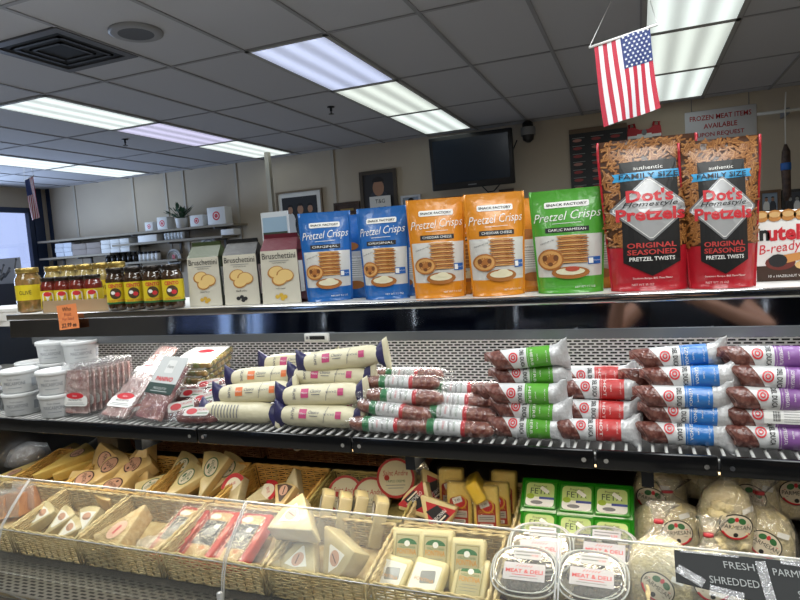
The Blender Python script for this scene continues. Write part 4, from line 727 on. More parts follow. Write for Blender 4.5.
A = Art(); w, h = .135, .21; A.rrect(0, h*.73, w*.96, h*.5, .006, 0, 1); A.rect(-w*.48, w*.48, h*.4, h*.56, 1, 2, .02); A.rrect(0, h*.82, w*.3, h*.2, .004, 2, 2); A.text('Fiore', 0, h*.82, h*.05, 3, 3, shear=.2, fitw=w*.28); A.text('PANINO', 0, h*.625, h*.07, 4, 3, w=w*.6, bold=.03); A.text('PROSCIUTTO', 0, h*.48, h*.035, 0, 3, fitw=w*.55); A.rect(-w*.3, w*.3, h*.435, h*.443, 0, 3)
pn = meat_pack('clear pack with dark green PANINO label leaning in front of the meat packs', M_pan, A, [mat('panino_paper', 'C9CCCB', .35, coat=.3), mat('panino_green', '1F3A33', .35, coat=.3), mat('panino_pale', 'DEDFDD', .4), M_grey, M_lred], w, h, .022, 'dark-labelled sandwich packs'); q2 = atY(144, 424, 1.335); pn.matrix_world = eul((q2.x+.01, 1.335, SZ), D(-38), 0, D(-14))
M_oliv = mat('stuffed_slices', 'C79F4E', .4, coat=.5, noise='7E8A48', nscale=70)
for k in range(6):
    lp = thing('antipasto_pack', 'flat antipasto pack with yellow and green rounds, %s of the pile behind the PANINO pack' % ('bottom', 'second', 'third', 'fourth', 'fifth', 'topmost')[k], 'packaged food', (0, 0, 0), 0, 'flat antipasto packs')
    c = atY(196, 381, 1.6); lp.matrix_world = eul((c.x+.005*k, 1.585+.006*k, SZ+.008+.0235*k), D(10), 0, D(-12+4*k)); w, dd = .15, .17
    b = MB()
    for i in range(7): b.lathe([(.010, .003), (.0115, .006), (.0115, .018), (.01, .02)], 10, 0, (-w/2+.014+.0203*i, -dd/2+.014))
    for i in range(7): b.lathe([(.010, .003), (.0115, .006), (.0115, .018), (.01, .02)], 10, 0, (w/2-.014, -dd/2+.014+.0225*(i+.2)))
    b.rbox(-w*.4, w*.35, -dd*.35, dd*.45, .003, .018, .003); b.build('round_slices', M_oliv, lp); MB().rbox(-w/2, w/2, -dd/2, dd/2, 0, .022, .004).build('clear_tray', M_clear, lp)
    A = Art(); A.rrect(0, 0, w*.9, dd*.85, .01, 0, 1); A.text('ANTIPASTO', 0, -.02, .014, 1, 2, fitw=.1); A.ell(0, .025, .03, .018, 2, 2); MB().art(A, lambda u, v, l: (u, v, .0225+.0004*l)).build('pack_label', [M_wink, M_ink, M_lred], lp)
# ---- sausages: local x along the length, y away from the viewer, z up
def cyl_map(r, x0=0, el=D(18), flat=1.): return lambda u, v, l: (x0+u, -(r+.0007+.0004*l)*math.cos(v/r+el), (r+.0007+.0004*l)*math.sin(v/r+el)*flat)
M_sal = mat('salami', '5A2A24', .35, coat=.6, bump=.5, bscale=70, noise='84564C', nscale=110); M_salc = mat('salami_cut', '74392F', .35, coat=.5, noise='C99A8C', nscale=120); M_cpw = mat('crimped_white', 'C9CACC', .35, .15, .3, bump=.9, bscale=35)
def chub(label, col, name, L=.205, r=.0225, flavour='', group=None, seed=1):
    """salami chub: bare cut end at left, white band with emblem, coloured band, crimped white end at right"""
    rnd = random.Random(seed); t = thing('salami_chub', label, 'salami', (0, 0, 0), 0, group); n = 20
    def ring(x, rr, skew=0, fl=1., dz=0): return [(x+skew*math.cos(2*PI*i/n+.9), -rr*math.cos(2*PI*i/n)*fl, rr*math.sin(2*PI*i/n)/max(.35, fl)**.45+dz) for i in range(n)]
    b = MB(); b.loft([ring(-.002, r*.5, .014), ring(.0, r*.84, .016), ring(.006, r*.97, .015), ring(.02, r, .006), ring(.035, r*1.02, .01), ring(.058, r, .012)], 0); b.build('bare_salami_end', M_sal, t)
    b = MB(); b.loft([ring(-.0025, r*.02, .014), ring(-.0025, r*.6, .0145), ring(-.0008, r*.84, .016)], 0, True, (False, False)); b.build('cut_face', M_salc, t)
    b = MB(); b.loft([ring(.044, r*1.03, .018), ring(.1, r*1.04, .0)], 0, True, (False, False)); b.build('white_band', mat('band_white', 'D9DADB', .35, coat=.3, bump=.25, bscale=40), t)
    b = MB(); b.loft([ring(.1, r*1.04), ring(.13, r*1.05), ring(.16, r*1.03)], 0, True, (False, False)); b.build('colour_band', mat('band_'+name, col, .35, coat=.35, bump=.3, bscale=35), t)
    b = MB(); R_ = []
    for x, rr, fl in ((.16, r*1.03, 1), (.172, r*1.0, .9), (.184, r*.96, .55), (.194, r*1.0, .25), (L, r*1.12, .1)): R_.append([(p[0]+rnd.uniform(-.002, .002), p[1]+rnd.uniform(-.0015, .0015), p[2]+rnd.uniform(-.001, .001)) for p in ring(x, rr, 0, fl)])
    b.loft(R_, 0, True, (False, True)); b.build('crimped_end', M_cpw, t)
    A = Art(); A.ell(.065, .004, .012, .012, 0, 1, 18, 0, 1, hole=.72); A.ell(.065, .004, .006, .006, 0, 1, 12, 0, 1, hole=.5); A.text('DEL DUCA', .088, 0, .011, 1, 1, w=.043, rot=-PI/2, bold=.02); A.text(flavour, .113, 0, .007, 2, 1, w=.038, rot=-PI/2); A.text('SALAME', .128, 0, .003, 2, 1, fitw=.022, rot=-PI/2); A.text('NET WT 10 OZ', .151, 0, .003, 2, 1, fitw=.026, rot=-PI/2); A.rect(.104, .1045, -.03, .03, 2, 1)
    MB().art(A, cyl_map(r*1.045)).build('wrapper_print', [M_lred, M_ink, M_wink], t)
    for c in t.children:
        for v in c.data.vertices: v.co.x *= .86
    return t
def lay(t, px, py, z, rz=0, ry=0, rx=0, label=None, first=False, Y=None, xoff=.088, s=1.):
    p = atZ(px, py, z) if Y is None else atY(px, py, Y); c = Vector((p.x, p.y if Y is None else Y, z))
    M = eul(c, 0, ry, rz, s) @ Matrix.Rotation(rx, 4, 'X') @ Matrix.Translation((-xoff, 0, 0))
    if first: t.matrix_world = M; return t
    return dup(t, M=M, label=label)
ORD = ['bottom', 'second from bottom', 'middle', 'second from top', 'topmost']
PZ = .0385
def pile(col, name, flavour, rows, word):
    o = chub('%s-banded salami chub, %s of its pile' % (word, ORD[0]), col, name, flavour=flavour, group='%s-banded salami chubs' % word)
    for i, (px, py, k, Y, rz, ry, lb) in enumerate(rows): lay(o, px, py, SZ+.0245+PZ*k, D(rz), D(ry), D((i*37) % 25-12), '%s-banded salami chub, %s' % (word, lb), i == 0, Y); (o.__setitem__('label', '%s-banded salami chub, %s' % (word, lb)) if i == 0 else None)
pile('2F78C4', 'sky', 'GENOA', [(686, 434, 0, 1.365, 0, 0, 'bottom of its pile'), (690, 414, 1, 1.375, -2, 2, 'second from bottom of its pile'), (685, 394, 2, 1.37, 1, 0, 'middle of its pile'), (692, 376, 3, 1.385, -3, -3, 'second from top of its pile'), (681, 361, 4, 1.41, 2, -4, 'topmost of its pile'), (669, 420, .5, 1.43, 4, 0, 'in the back row, low, mostly hidden'), (668, 398, 1.55, 1.435, 4, 0, 'in the back row, middle, mostly hidden'), (668, 382, 2.6, 1.44, 4, 0, 'in the back row, high, mostly hidden')], 'blue')
pile('8A5A9E', 'plum', 'SOPRESSATA', [(778, 441, 0, 1.365, 0, 0, 'bottom of the right pile'), (779, 396, 2, 1.37, 2, 1, 'middle of the right pile'), (785, 376, 3, 1.38, -2, 3, 'second from top of the right pile'), (773, 357, 4, 1.4, 3, 1, 'topmost at the right edge'), (755, 366, 3.4, 1.445, 4, 0, 'upper one in the back row, mostly hidden'), (755, 386, 2.4, 1.44, 4, 0, 'middle one in the back row, mostly hidden'), (755, 412, 1.3, 1.435, 4, 0, 'lower one in the back row, mostly hidden')], 'purple')
pile('5FA83A', 'leaf', 'HERB', [(529, 430, 0, 1.36, 0, 0, 'bottom of its pile'), (532, 411, 1, 1.37, -3, 3, 'second from bottom of its pile'), (527, 395, 2, 1.365, 2, 0, 'middle of its pile'), (532, 380, 2.85, 1.41, 3, -2, 'second from top of its pile'), (529, 365, 4, 1.395, 4, -5, 'topmost of its pile'), (516, 420, .5, 1.43, 3, 0, 'low in the back, showing its bare end'), (516, 398, 1.6, 1.43, 3, 0, 'halfway up in the back, showing its bare end')], 'green')
pile('C23F3F', 'brick', 'HOT', [(597, 430, 0, 1.365, 2, 0, 'bottom of its pile'), (600, 414, .85, 1.4, 1, 2, 'second from bottom of its pile'), (598, 405, 1.3, 1.44, -2, 2, 'middle of its pile'), (601, 392, 2.0, 1.42, 1, 0, 'second from top of its pile'), (596, 383, 2.5, 1.47, 3, 0, 'topmost at the back of its pile')], 'red')
# one plain purple chub turned to its barcode
o = chub('purple-banded salami chub turned to its barcode side, second from bottom at right', '8A5A9E', 'plum', flavour='', group='purple-banded salami chubs', seed=5); lay(o, 775, 419, SZ+.0245+PZ, D(-2), 0, 0, None, True, 1.375)
A = Art(); A.rect(.066, .15, -.014, .014, 0, 3)
for k in range(9): A.rect(.082+.0014*k, .0826+.0014*k+(.0004 if k % 3 == 0 else 0), -.009, .009, 1, 4)
for k in range(5): A.rect(.1, .145, -.01+.0045*k, -.0092+.0045*k, 2, 4)
MB().art(A, cyl_map(.0242)).build('barcode_label', [M_wink, M_ink, M_grey], o)
# ---- small salamis with green, white and red wrapper
M_film2 = film('crinkled_film', 'FFFFFF', .03, .4, .2, .6, 60, 0)
def tri(label, L=.2, r=.019):
    t = thing('tricolour_salami', label, 'salami', (0, 0, 0), 0, 'green, white and red wrapped salamis'); b = MB(); P = [(0, .3), (.006, .75), (.02, .95), (.05, 1), (.15, 1), (L-.02, .95), (L-.006, .7), (L, .3)]; n = 16
    rg = lambda x, k: [(x, -r*k*math.cos(2*PI*i/n), r*k*math.sin(2*PI*i/n)) for i in range(n)]
    b.loft([rg(x, k) for x, k in P], 0); b.build('sausage_body', mat('small_salami', '6E3630', .3, coat=.7, bump=.6, bscale=80, noise='94604F', nscale=90), t)
    for nm, a, c, m in (('green_band', .042, .06, mat('wrap_green', '2F7A4A', .4, coat=.2)), ('white_label', .06, .124, mat('wrap_white', 'DCDDDD', .4, coat=.2)), ('red_band', .124, .134, mat('wrap_red', 'C2383C', .4, coat=.2))): MB().loft([rg(a, 1.03), rg(c, 1.03)], 0, True, (False, False)).build(nm, m, t)
    A = Art()
    for k in range(4): A.text(('SALAME', 'Dolce', 'ITALIANO', 'SECCHI')[k], .07+.013*k, .001, .005, k % 3, 1, fitw=.026, rot=-PI/2+.0)
    MB().art(A, cyl_map(r*1.03, el=D(28))).build('label_print', [M_green, M_lred, M_ink], t)
    MB().loft([[(x, y*1.08+.0015*math.sin(i*2.4+j), z*1.08+.0015*math.cos(i*1.7+j)) for i, (x, y, z) in enumerate(rg(x, k))] for j, (x, k) in enumerate([(-.03, .25), (-.014, .5), (.01, .95), (.035, 1.02), (.14, 1.02), (L-.01, .98), (L+.015, .55), (L+.035, .3)])], 0).build('clear_wrap', M_film2, t); return t
tr = tri('tricolour salami at the bottom beside the navy-ended packs')
lay(tr, 382, 421, SZ+.021, 0, 0, D(10), None, True, 1.345)
for px, py, k, Y, rz, ry, lb in [(389, 410, .95, 1.36, -6, 5, 'second up, nearest the navy-ended packs'), (400, 396, 1.75, 1.375, 2, 2, 'third up beside the navy-ended packs'), (398, 386, 2.35, 1.43, 0, 0, 'on top beside the navy-ended packs'), (404, 378, 2.4, 1.52, 0, 0, 'dim one at the back under the slotted panel'), (375, 404, 1.6, 1.45, 5, 0, 'half hidden behind the navy-ended packs'),
    (447, 424, .0, 1.345, 2, 2, 'at the bottom beside the green pile'), (450, 412, .75, 1.375, -2, 2, 'second up beside the green pile'), (452, 402, 1.2, 1.42, 1, 0, 'third up beside the green pile'), (455, 389, 1.75, 1.46, 1, -1, 'on top beside the green pile'), (440, 402, .4, 1.47, 0, 0, 'low in the gap between the two tricolour piles')]:
    lay(tr, px, py, SZ+.021+.036*k, D(rz), D(ry), D(0), 'tricolour salami, '+lb, False, Y)
# ---- cream paper-wrapped salamis with navy ends
M_crm = mat('cream_paper', 'D9D2B4', .5, coat=.1, bump=.35, bscale=30); M_nvy = mat('navy_paper', '2E2C58', .45, coat=.1, bump=.5, bscale=30)
def cream(label, acc='C04A78', nm='pink', L=.26, r=.0285):
    t = thing('paper_wrapped_salami', label, 'salami', (0, 0, 0), 0, 'cream paper salamis with navy ends'); n = 18; rnd = random.Random(3)
    rg = lambda x, k, fl=1.: [(x+rnd.uniform(-.001, .001), -r*k*math.cos(2*PI*i/n)*fl, r*k*math.sin(2*PI*i/n)/max(.4, fl)**.3) for i in range(n)]
    MB().loft([rg(.028, .78), rg(.045, .96), rg(.08, 1.03), rg(.15, 1.0), rg(.2, 1.02), rg(.222, .93), rg(.236, .74)], 0, True, (False, False)).build('paper_wrapper', M_crm, t)
    MB().loft([rg(0, 1.15, .3), rg(.014, .95, .5), rg(.029, .79, .95)], 0, True, (True, False)).build('navy_end', M_nvy, t)
    MB().loft([rg(.235, .75, .95), rg(.246, .95, .5), rg(.252, 1.0, .35)], 0, True, (False, False)).build('navy_end', M_nvy, t); MB().loft([rg(.252, 1.0, .35), rg(L+.005, 1.2, .22)], 0, True, (False, True)).build('cream_end', M_crm, t)
    A = Art(); A.rect(.085, .107, -.012, .012, 0, 1); A.text('Milano', .096, 0, .005, 2, 2, fitw=.018); A.text('SALAME', .066, 0, .008, 1, 1, fitw=.032, rot=-PI/2); A.text('Classico', .128, .004, .008, 1, 1, fitw=.03, shear=.3); A.rect(.116, .14, -.006, -.0045, 1, 1); A.text('NET WT 8 OZ', .172, 0, .005, 1, 1, fitw=.03); A.line(.155, -.022, .165, .022, .001, 1, 1); A.rect(.19, .206, -.01, .008, 0, 1)
    MB().art(A, cyl_map(r*1.03, el=D(25))).build('paper_print', [mat('accent_'+nm, acc, .5), mat('navy_ink', '34345A', .5), M_wink], t); return t
k1 = cream('cream paper salami with navy ends, bottom right of its heap'); lay(k1, 320, 422, SZ+.03, 0, 0, 0, None, True, 1.365, .13)
for px, py, z, Y, rz, ry, lb in [(322, 404, .081, 1.385, 3, -3, 'second layer at the right, in front'), (332, 393, .118, 1.44, 0, 0, 'third layer, half covered by the topmost'), (343, 375, .165, 1.44, 4, -6, 'topmost of its heap'), (330, 388, .03, 1.47, 2, 0, 'hidden low behind the bottom right one'), (300, 381, .135, 1.535, 2, -2, 'plain back one under the slotted panel')]: lay(k1, px, py, SZ+z, D(rz), D(ry), 0, 'cream paper salami with navy ends, '+lb, False, Y, .13)
k2 = cream('cream paper salami with orange patch and navy ends, front one on the second layer', 'E07A45', 'orange'); lay(k2, 256, 402, SZ+.079, D(4), D(-4), 0, None, True, 1.395, .13); lay(k2, 268, 390, SZ+.112, D(5), D(-3), 0, 'cream paper salami with orange patch, behind and above the other orange one', False, 1.45, .13)
k3 = dup(k1, label='cream paper salami turned to its grey ingredients side, bottom left of its heap'); p = atY(240, 421, 1.37); k3.matrix_world = eul((p.x, 1.37, SZ+.03), 0, 0, D(2)) @ Matrix.Rotation(D(150), 4, 'X') @ Matrix.Translation((-.13, 0, 0))
A = Art()
for k in range(9): A.rect(.06+.01*k, .063+.01*k, -.018, .018, 0, 1)
MB().art(A, cyl_map(.0294, el=D(170))).build('ingredients_print', M_grey, k3)
# ---- loose dark salami packs in crinkled film between the meat packs and the cream salamis
def snack(label, seed):
    t = thing('snack_salami_pack', label, 'salami', (0, 0, 0), 0, 'film-wrapped snack salamis'); L, w = .17, .05
    sec = lambda x, k, hz: [(x, k*w/2*math.cos(2*PI*i/14), .016*hz*math.sin(2*PI*i/14)) for i in range(14)]
    MB().loft([sec(.02, .5, .5), sec(.03, .85, .9), sec(.06, .95, 1), sec(.12, .95, 1), sec(.14, .8, .8), sec(.15, .4, .4)], 0).build('sausage_body', mat('snack_meat', '55262A', .35, coat=.6, noise='84504A', nscale=70), t)
    rnd = random.Random(seed); MB().loft([[(x+rnd.uniform(-.003, .003), y+rnd.uniform(-.002, .002), z+rnd.uniform(-.002, .002)) for x, y, z in sec(x_, k, h_)] for x_, k, h_ in ((-.01, 1.0, .15), (.015, .9, .5), (.035, 1.05, 1.15), (.13, 1.05, 1.15), (.155, .85, .5), (.18, .95, .15))], 0).build('clear_wrap', M_film2, t)
    A = Art(); A.rrect(.085, 0, .075, .03, .006, 0, 1); A.ell(.07, 0, .016, .011, 1, 2); A.text('SALAMI', .1, .006, .007, 1, 2, fitw=.035); A.rect(.088, .12, -.008, -.005, 2, 2)
    MB().art(A, lambda u, v, l: (u, v, .0195+.0005*l-.0000)).build('pack_label', [mat('snack_paper', 'BEBBB6', .4), M_red, M_green], t); return t
s0 = snack('film-wrapped snack salami lying in front of the antipasto packs', 1); SP = [(180, 399, .055, 1.45, 8, -6, -60, 'beside the top of the PANINO pack'), (184, 413, .03, 1.38, 25, -8, -50, 'at the front, leaning toward the PANINO pack'), (200, 422, .022, 1.345, 10, 0, -35, 'lowest at the shelf front'), (208, 407, .045, 1.42, 20, -12, -45, 'in the middle of the loose heap'), (222, 403, .055, 1.47, 30, -10, -40, 'next to the cream salamis'), (212, 398, .06, 1.52, 15, -8, -40, 'high at the back of the loose heap'), (228, 410, .045, 1.42, 28, -14, -40, 'lying under the left cream salami end'), (196, 404, .05, 1.44, 5, 0, -40, 'half hidden in the heap')]
for i, (px, py, z, Y, rz, ry, rx, lb) in enumerate(SP): lay(s0, px, py, SZ+z, D(rz), D(ry), D(-rx), 'film-wrapped snack salami '+lb, i == 0, Y, .085); (s0.__setitem__('label', 'film-wrapped snack salami '+lb) if i == 0 else None)
# ================================================================== CHEESES AND PACKS IN THE BASKETS
def wrapc(name, col, n2=None): return mat(name, col, .4, coat=.45, bump=.25, bscale=30, noise=n2, nscale=25)
M_tan = wrapc('cheese_tan', 'DCBE80', 'E4CA92'); M_yel1 = wrapc('cheese_yellow', 'D2B45E', 'DCC070'); M_pale = wrapc('cheese_pale', 'DCC88E', 'E4D4A0'); M_whit = wrapc('cheese_white', 'C0B288', 'CCBF9A'); M_rind = wrapc('cheese_rind', 'B08A4A', 'BE9A58'); M_brt = wrapc('cheese_bright', 'F2C830', 'F6D24A')
def wedge_poly(L, wd, arc=5, r=.006):
    """thin slice of a wheel seen from above: tip at origin, rind at x=L"""
    h = math.atan2(wd/2, L); P = [(0, -.004), (0, .004)]
    return P+[(L*math.cos(h-2*h*i/arc), L*math.sin(h-2*h*i/arc)) for i in range(arc+1)]
def wedge(label, L, wd, th, m, labart=None, amats=None, group=None, name='cheese_wedge', rind=None):
    """local: tip at -L/2 on x, label on top (z=th)"""
    t = thing(name, label, 'cheese', (0, 0, 0), 0, group); bm = bmesh.new(); P = [(x-L/2, y) for x, y in wedge_poly(L, wd)]
    lo = [bm.verts.new((x, y, 0)) for x, y in P]; hi = [bm.verts.new((x, y, th)) for x, y in P]; n = len(P)
    bm.faces.new(hi[::-1]); bm.faces.new(lo)
    for i in range(n): bm.faces.new((lo[(i+1) % n], lo[i], hi[i], hi[(i+1) % n]))
    bmesh.ops.bevel(bm, geom=bm.edges[:], offset=.0028, segments=2, profile=.5, affect='EDGES'); bmesh.ops.recalc_face_normals(bm, faces=bm.faces[:]); bm.verts.index_update()
    b = MB(); b.add([v.co[:] for v in bm.verts], [[v.index for v in f.verts] for f in bm.faces], 0, True); bm.free(); b.build('wedge_body', m, t)
    if rind is not None:
        h = math.atan2(wd/2, L)*.96; b = MB(); b.loft([[((L+o)*math.cos(h-2*h*i/8)-L/2, (L+o)*math.sin(h-2*h*i/8), z) for i in range(9)] for o, z in ((.0, .002), (.0014, .004), (.0014, th-.004), (0, th-.002))], 0, True, (False, False), False); b.build('rind', rind, t)
    if labart is not None: MB().art(labart, lambda u, v, l: (u, v, th+.0006+.0004*l)).build('wedge_label', amats, t)
    return t
LMAT = [mat('label_cream', 'E5DCC8', .4, coat=.3), mat('label_brown', '4B3226', .4, coat=.3), M_red, mat('label_green', '3F6B45', .4, coat=.3), M_ink, M_wink, mat('label_pinkish', 'C99C86', .4, coat=.3)]
def oval_label(w, h, edge, text, inner=0, x=.0, y=0, rot=0):
    A = Art(); A.ell(x, y, w/2, h/2, edge, 1, 22, rot, 1); A.ell(x, y, w*.44, h*.43, inner, 2, 22, rot, 1); c, s = math.cos(rot), math.sin(rot)
    A.ell(x-h*.22*-s, y+h*.22*c, w*.15, h*.09, 3 if edge == 3 else 6, 3, 10, rot); A.text(text, x, y, h*.2, edge, 3, w=w*.7, rot=rot, bold=.02); A.ell(x-h*.27*s*-1*-1, y-h*.27*c, h*.08, h*.07, edge, 3, 10); A.rect(x-w*.2, x+w*.2, y-h*.155, y-h*.135, edge, 3, .05, 0); return A
def tri_label(L, wd, m, m2, x=.15):
    A = Art(); P = [(-L*.12, -.003), (-L*.12, .003), (L*.36, wd*.33), (L*.42, 0), (L*.36, -wd*.33)]; A.poly(P, m, 1, .05); A.ell(L*.22, 0, wd*.2, wd*.17, m2, 2, 14); A.rect(L*.1, L*.34, -.003, .0, 4, 3, .05); return A
def onD(px, py, h, rx=0, ry=0, rz=0, pre=None, s=1.):
    """pose standing on / above the sloping deck: axes follow the slope"""
    p = atD(px, py, h); M = Matrix.Translation(p) @ Matrix.Rotation(TILT, 4, 'X') @ Matrix.Rotation(D(rz), 4, 'Z') @ Matrix.Rotation(D(ry), 4, 'Y') @ Matrix.Rotation(D(rx), 4, 'X') @ Matrix.Scale(s, 4)
    return M
def putF(t, px, py, h, n, x, s=1.):
    """centre of the piece at height h over the rim plane, label side towards n, tip-to-rind along x"""
    t.matrix_world = frame(atD(px, py, h), x, n, s); return t
def putD(t, *a, **k): t.matrix_world = onD(*a, **k); return t
# --- back row 1: long yellow wedges
g = 'long yellow oval-labelled wedges'
def yw(label, tex='PARMIGIANO'): return wedge(label, .2, .085, .035, M_yel1, oval_label(.052, .04, 1, tex, 6, .05), LMAT, g, rind=M_rind)
a = yw('long yellow wedge at the front left corner of the far left back basket'); putF(a, 32, 474, -.06, (-.05,-.3,.95), (-.35,-.9,-.2))
putF(dup(a, label='long yellow wedge with its label nearest the basket back, far left back basket'), 54, 465, -.06, (-.05,-.3,.95), (.4,.88,.2))
putF(dup(a, label='long yellow wedge lying on top, the highest in the far left back basket'), 66, 468, -.035, (.1,-.35,.93), (.42,.87,.25))
putF(dup(a, label='long yellow wedge along the right wall of the far left back basket'), 84, 469, -.06, (.1,-.35,.93), (.4,.88,.2))
# --- back row 2: tan wedges
g = 'tan oval-labelled wedges'
def tw(label): return wedge(label, .15, .12, .055, M_tan, oval_label(.06, .066, 1, 'FONTAL', 6, .018, 0, PI/2), LMAT, g, rind=M_rind)
a = tw('tan wedge standing at the back left of the second back basket'); putF(a, 121, 462, -.02, (-.1,-.9,.4), (-1,.05,.05))
putF(dup(a, label='tan wedge standing tip up at the back right of the second back basket'), 150, 463, -.02, (.1,-.88,.45), (-.1,-.4,-.9))
putF(dup(a, label='tan wedge lying at the front left of the second back basket'), 97, 487, -.055, (0,-.55,.83), (-.8,-.5,-.2))
putF(dup(a, label='tan wedge lying in the middle of the second back basket'), 114, 479, -.045, (-.05,-.6,.8), (.35,.75,.5))
putF(dup(a, label='tan wedge leaning at the right of the second back basket'), 137, 477, -.045, (0,-.65,.75), (.5,.65,.5))
putF(dup(a, label='tan wedge low at the front centre of the second back basket'), 122, 494, -.06, (.1,-.5,.85), (-.3,-.9,-.3))
# --- back row 3: pale wedges with green ovals
g = 'pale green-labelled wedges'
def gw(label): return wedge(label, .145, .105, .036, M_pale, oval_label(.064, .048, 3, 'ASIAGO', 0, .022), LMAT, g)
a = gw('pale green-labelled wedge at the front left of its basket'); putF(a, 162, 489, -.06, (0,-.55,.83), (-.6,-.7,-.3))
putF(dup(a, label='pale green-labelled wedge at the back left of its basket'), 182, 477, -.05, (0,-.65,.75), (.35,.7,.6))
putF(dup(a, label='pale green-labelled wedge in the front centre of its basket'), 187, 488, -.045, (-.05,-.6,.8), (.45,.6,.5))
putF(dup(a, label='pale green-labelled wedge standing on its tip, most upright of its basket'), 214, 477, -.025, (.1,-.78,.62), (.1,.6,.78))
putF(dup(a, label='pale green-labelled wedge against the right wall of its basket'), 226, 478, -.05, (.3,-.65,.7), (.35,.65,.6))
# --- back row 4: red-rimmed cheeses
g = 'red-rimmed cheese wedges'
def rw(label):
    A = Art(); A.ell(.012, 0, .052, .044, 2, 1, 22, 0, 1, -1.2, 1.2); A.ell(.008, 0, .042, .032, 0, 2, 18, 0, 1, -1.25, 1.25); A.text('BRIE', .03, 0, .009, 2, 3, rot=-PI/2); return wedge(label, .1, .085, .036, M_whit, A, LMAT, g, rind=M_lred)
a = rw('red-rimmed cheese wedge at the left of its basket'); putF(a, 240, 497, -.045, (-.1,-.7,.7), (-.45,.6,.65))
putF(dup(a, label='red-rimmed cheese wedge lying low in the basket centre'), 264, 502, -.055, (0,-.5,.87), (.75,.4,.3))
putF(dup(a, label='red-rimmed cheese wedge standing at the back right of its basket'), 297, 487, -.03, (0,-.85,.5), (0,-.5,-.85))
o = wedge('round-backed cheese piece with a dark brown label in front of the red-rimmed ones', .09, .08, .032, M_tan, tri_label(.1, .08, 1, 6), LMAT, 'red-rimmed cheese wedges'); putF(o, 286, 502, -.04, (0,-.7,.7), (0,.7,.7))
# --- back row 5: round boxed cheeses
def round_box(label, ed, r=.056, th=.032):
    t = thing('round_cheese', label, 'cheese', (0, 0, 0), 0, 'round red-edged cheeses'); MB().lathe([(r*.95, 0), (r, .004), (r, th-.003), (r*.97, th)], 32).build('cheese_drum', M_whit, t)
    A = Art(); A.ell(0, 0, r*.99, r*.99, 0, 1, 32, 0, 1, hole=.86); A.ell(0, 0, r*.87, r*.87, 1, 1, 32, 0, 1); A.text('Saint Andre', 0, r*.25, r*.26, 0, 2, fitw=r*1.3, shear=.2); A.text('TRIPLE CREME', 0, -r*.15, r*.12, 2, 2, fitw=r); A.rect(-r*.5, r*.5, -r*.36, -r*.33, 3, 2); A.rect(-r*.4, r*.4, -r*.5, -r*.47, 3, 2); A.ell(-r*.45, r*.02, r*.14, r*.14, 0, 2, 10)
    MB().art(A, lambda u, v, l: (u, v, th+.0005*l)).build('round_label', [mat('red_edge', 'B5342E', .4, coat=.4), mat('label_ivory', 'DDD6B8', .4, coat=.4), M_green, M_grey], t); return t
a = round_box('round red-edged cheese standing upright on the back rim of its basket', 0); putD(a, 398, 477, .0, rx=62, rz=10)
putD(dup(a, label='round red-edged cheese leaning at the back left of the olive basket'), 349, 495, -.06, rx=55, rz=5)
putD(dup(a, label='round red-edged cheese leaning in the middle, below the upright one'), 374, 497, -.058, rx=55, rz=8)
c_ = thing('clear_dome_lid', 'round clear plastic box behind the upright round cheese', 'plastic box', (0, 0, 0)); putD(c_, 410, 475, -.01, rx=55, rz=10); MB().lathe([(.058, 0), (.06, .02), (.052, .03)], 28).build('clear_box', film('clear_box', 'F8F8F8', .1, .7, .08, .1, 10, .05), c_)
# --- back row 6: black-and-red wedges and yellow blocks
def mw(label):
    L, wd, th = .1, .125, .036; A = Art(); A.poly([(-L*.3, 0), (L*.42, wd*.38), (L*.42, -wd*.38)], 2, 1, .05); A.poly([(-L*.1, -wd*.14), (-L*.02, wd*.14), (L*.4, wd*.2), (L*.4, -wd*.1)], 4, 2, .05); A.text('MANCHEGO', L*.22, wd*.0, .01, 5, 3, w=wd*.42, rot=-PI/2); A.rect(L*.3, L*.34, -.018, .018, 0, 3, .05); return wedge(label, L, wd, th, M_pale, A, LMAT, 'red and black labelled wedges')
a = mw('triangular wedge with red and black label, left of the pair in front'); putF(a, 424, 505, -.03, (0,-.92,.4), (-.72,.25,.65))
putF(dup(a, label='triangular wedge with red and black label, right of the pair in front'), 437, 510, -.035, (0,-.92,.4), (.72,-.25,-.65))
putF(dup(a, label='triangular wedge with red and black label lying behind the pair'), 431, 486, -.03, (.5,-.75,.45), (.6,-.15,-.75))
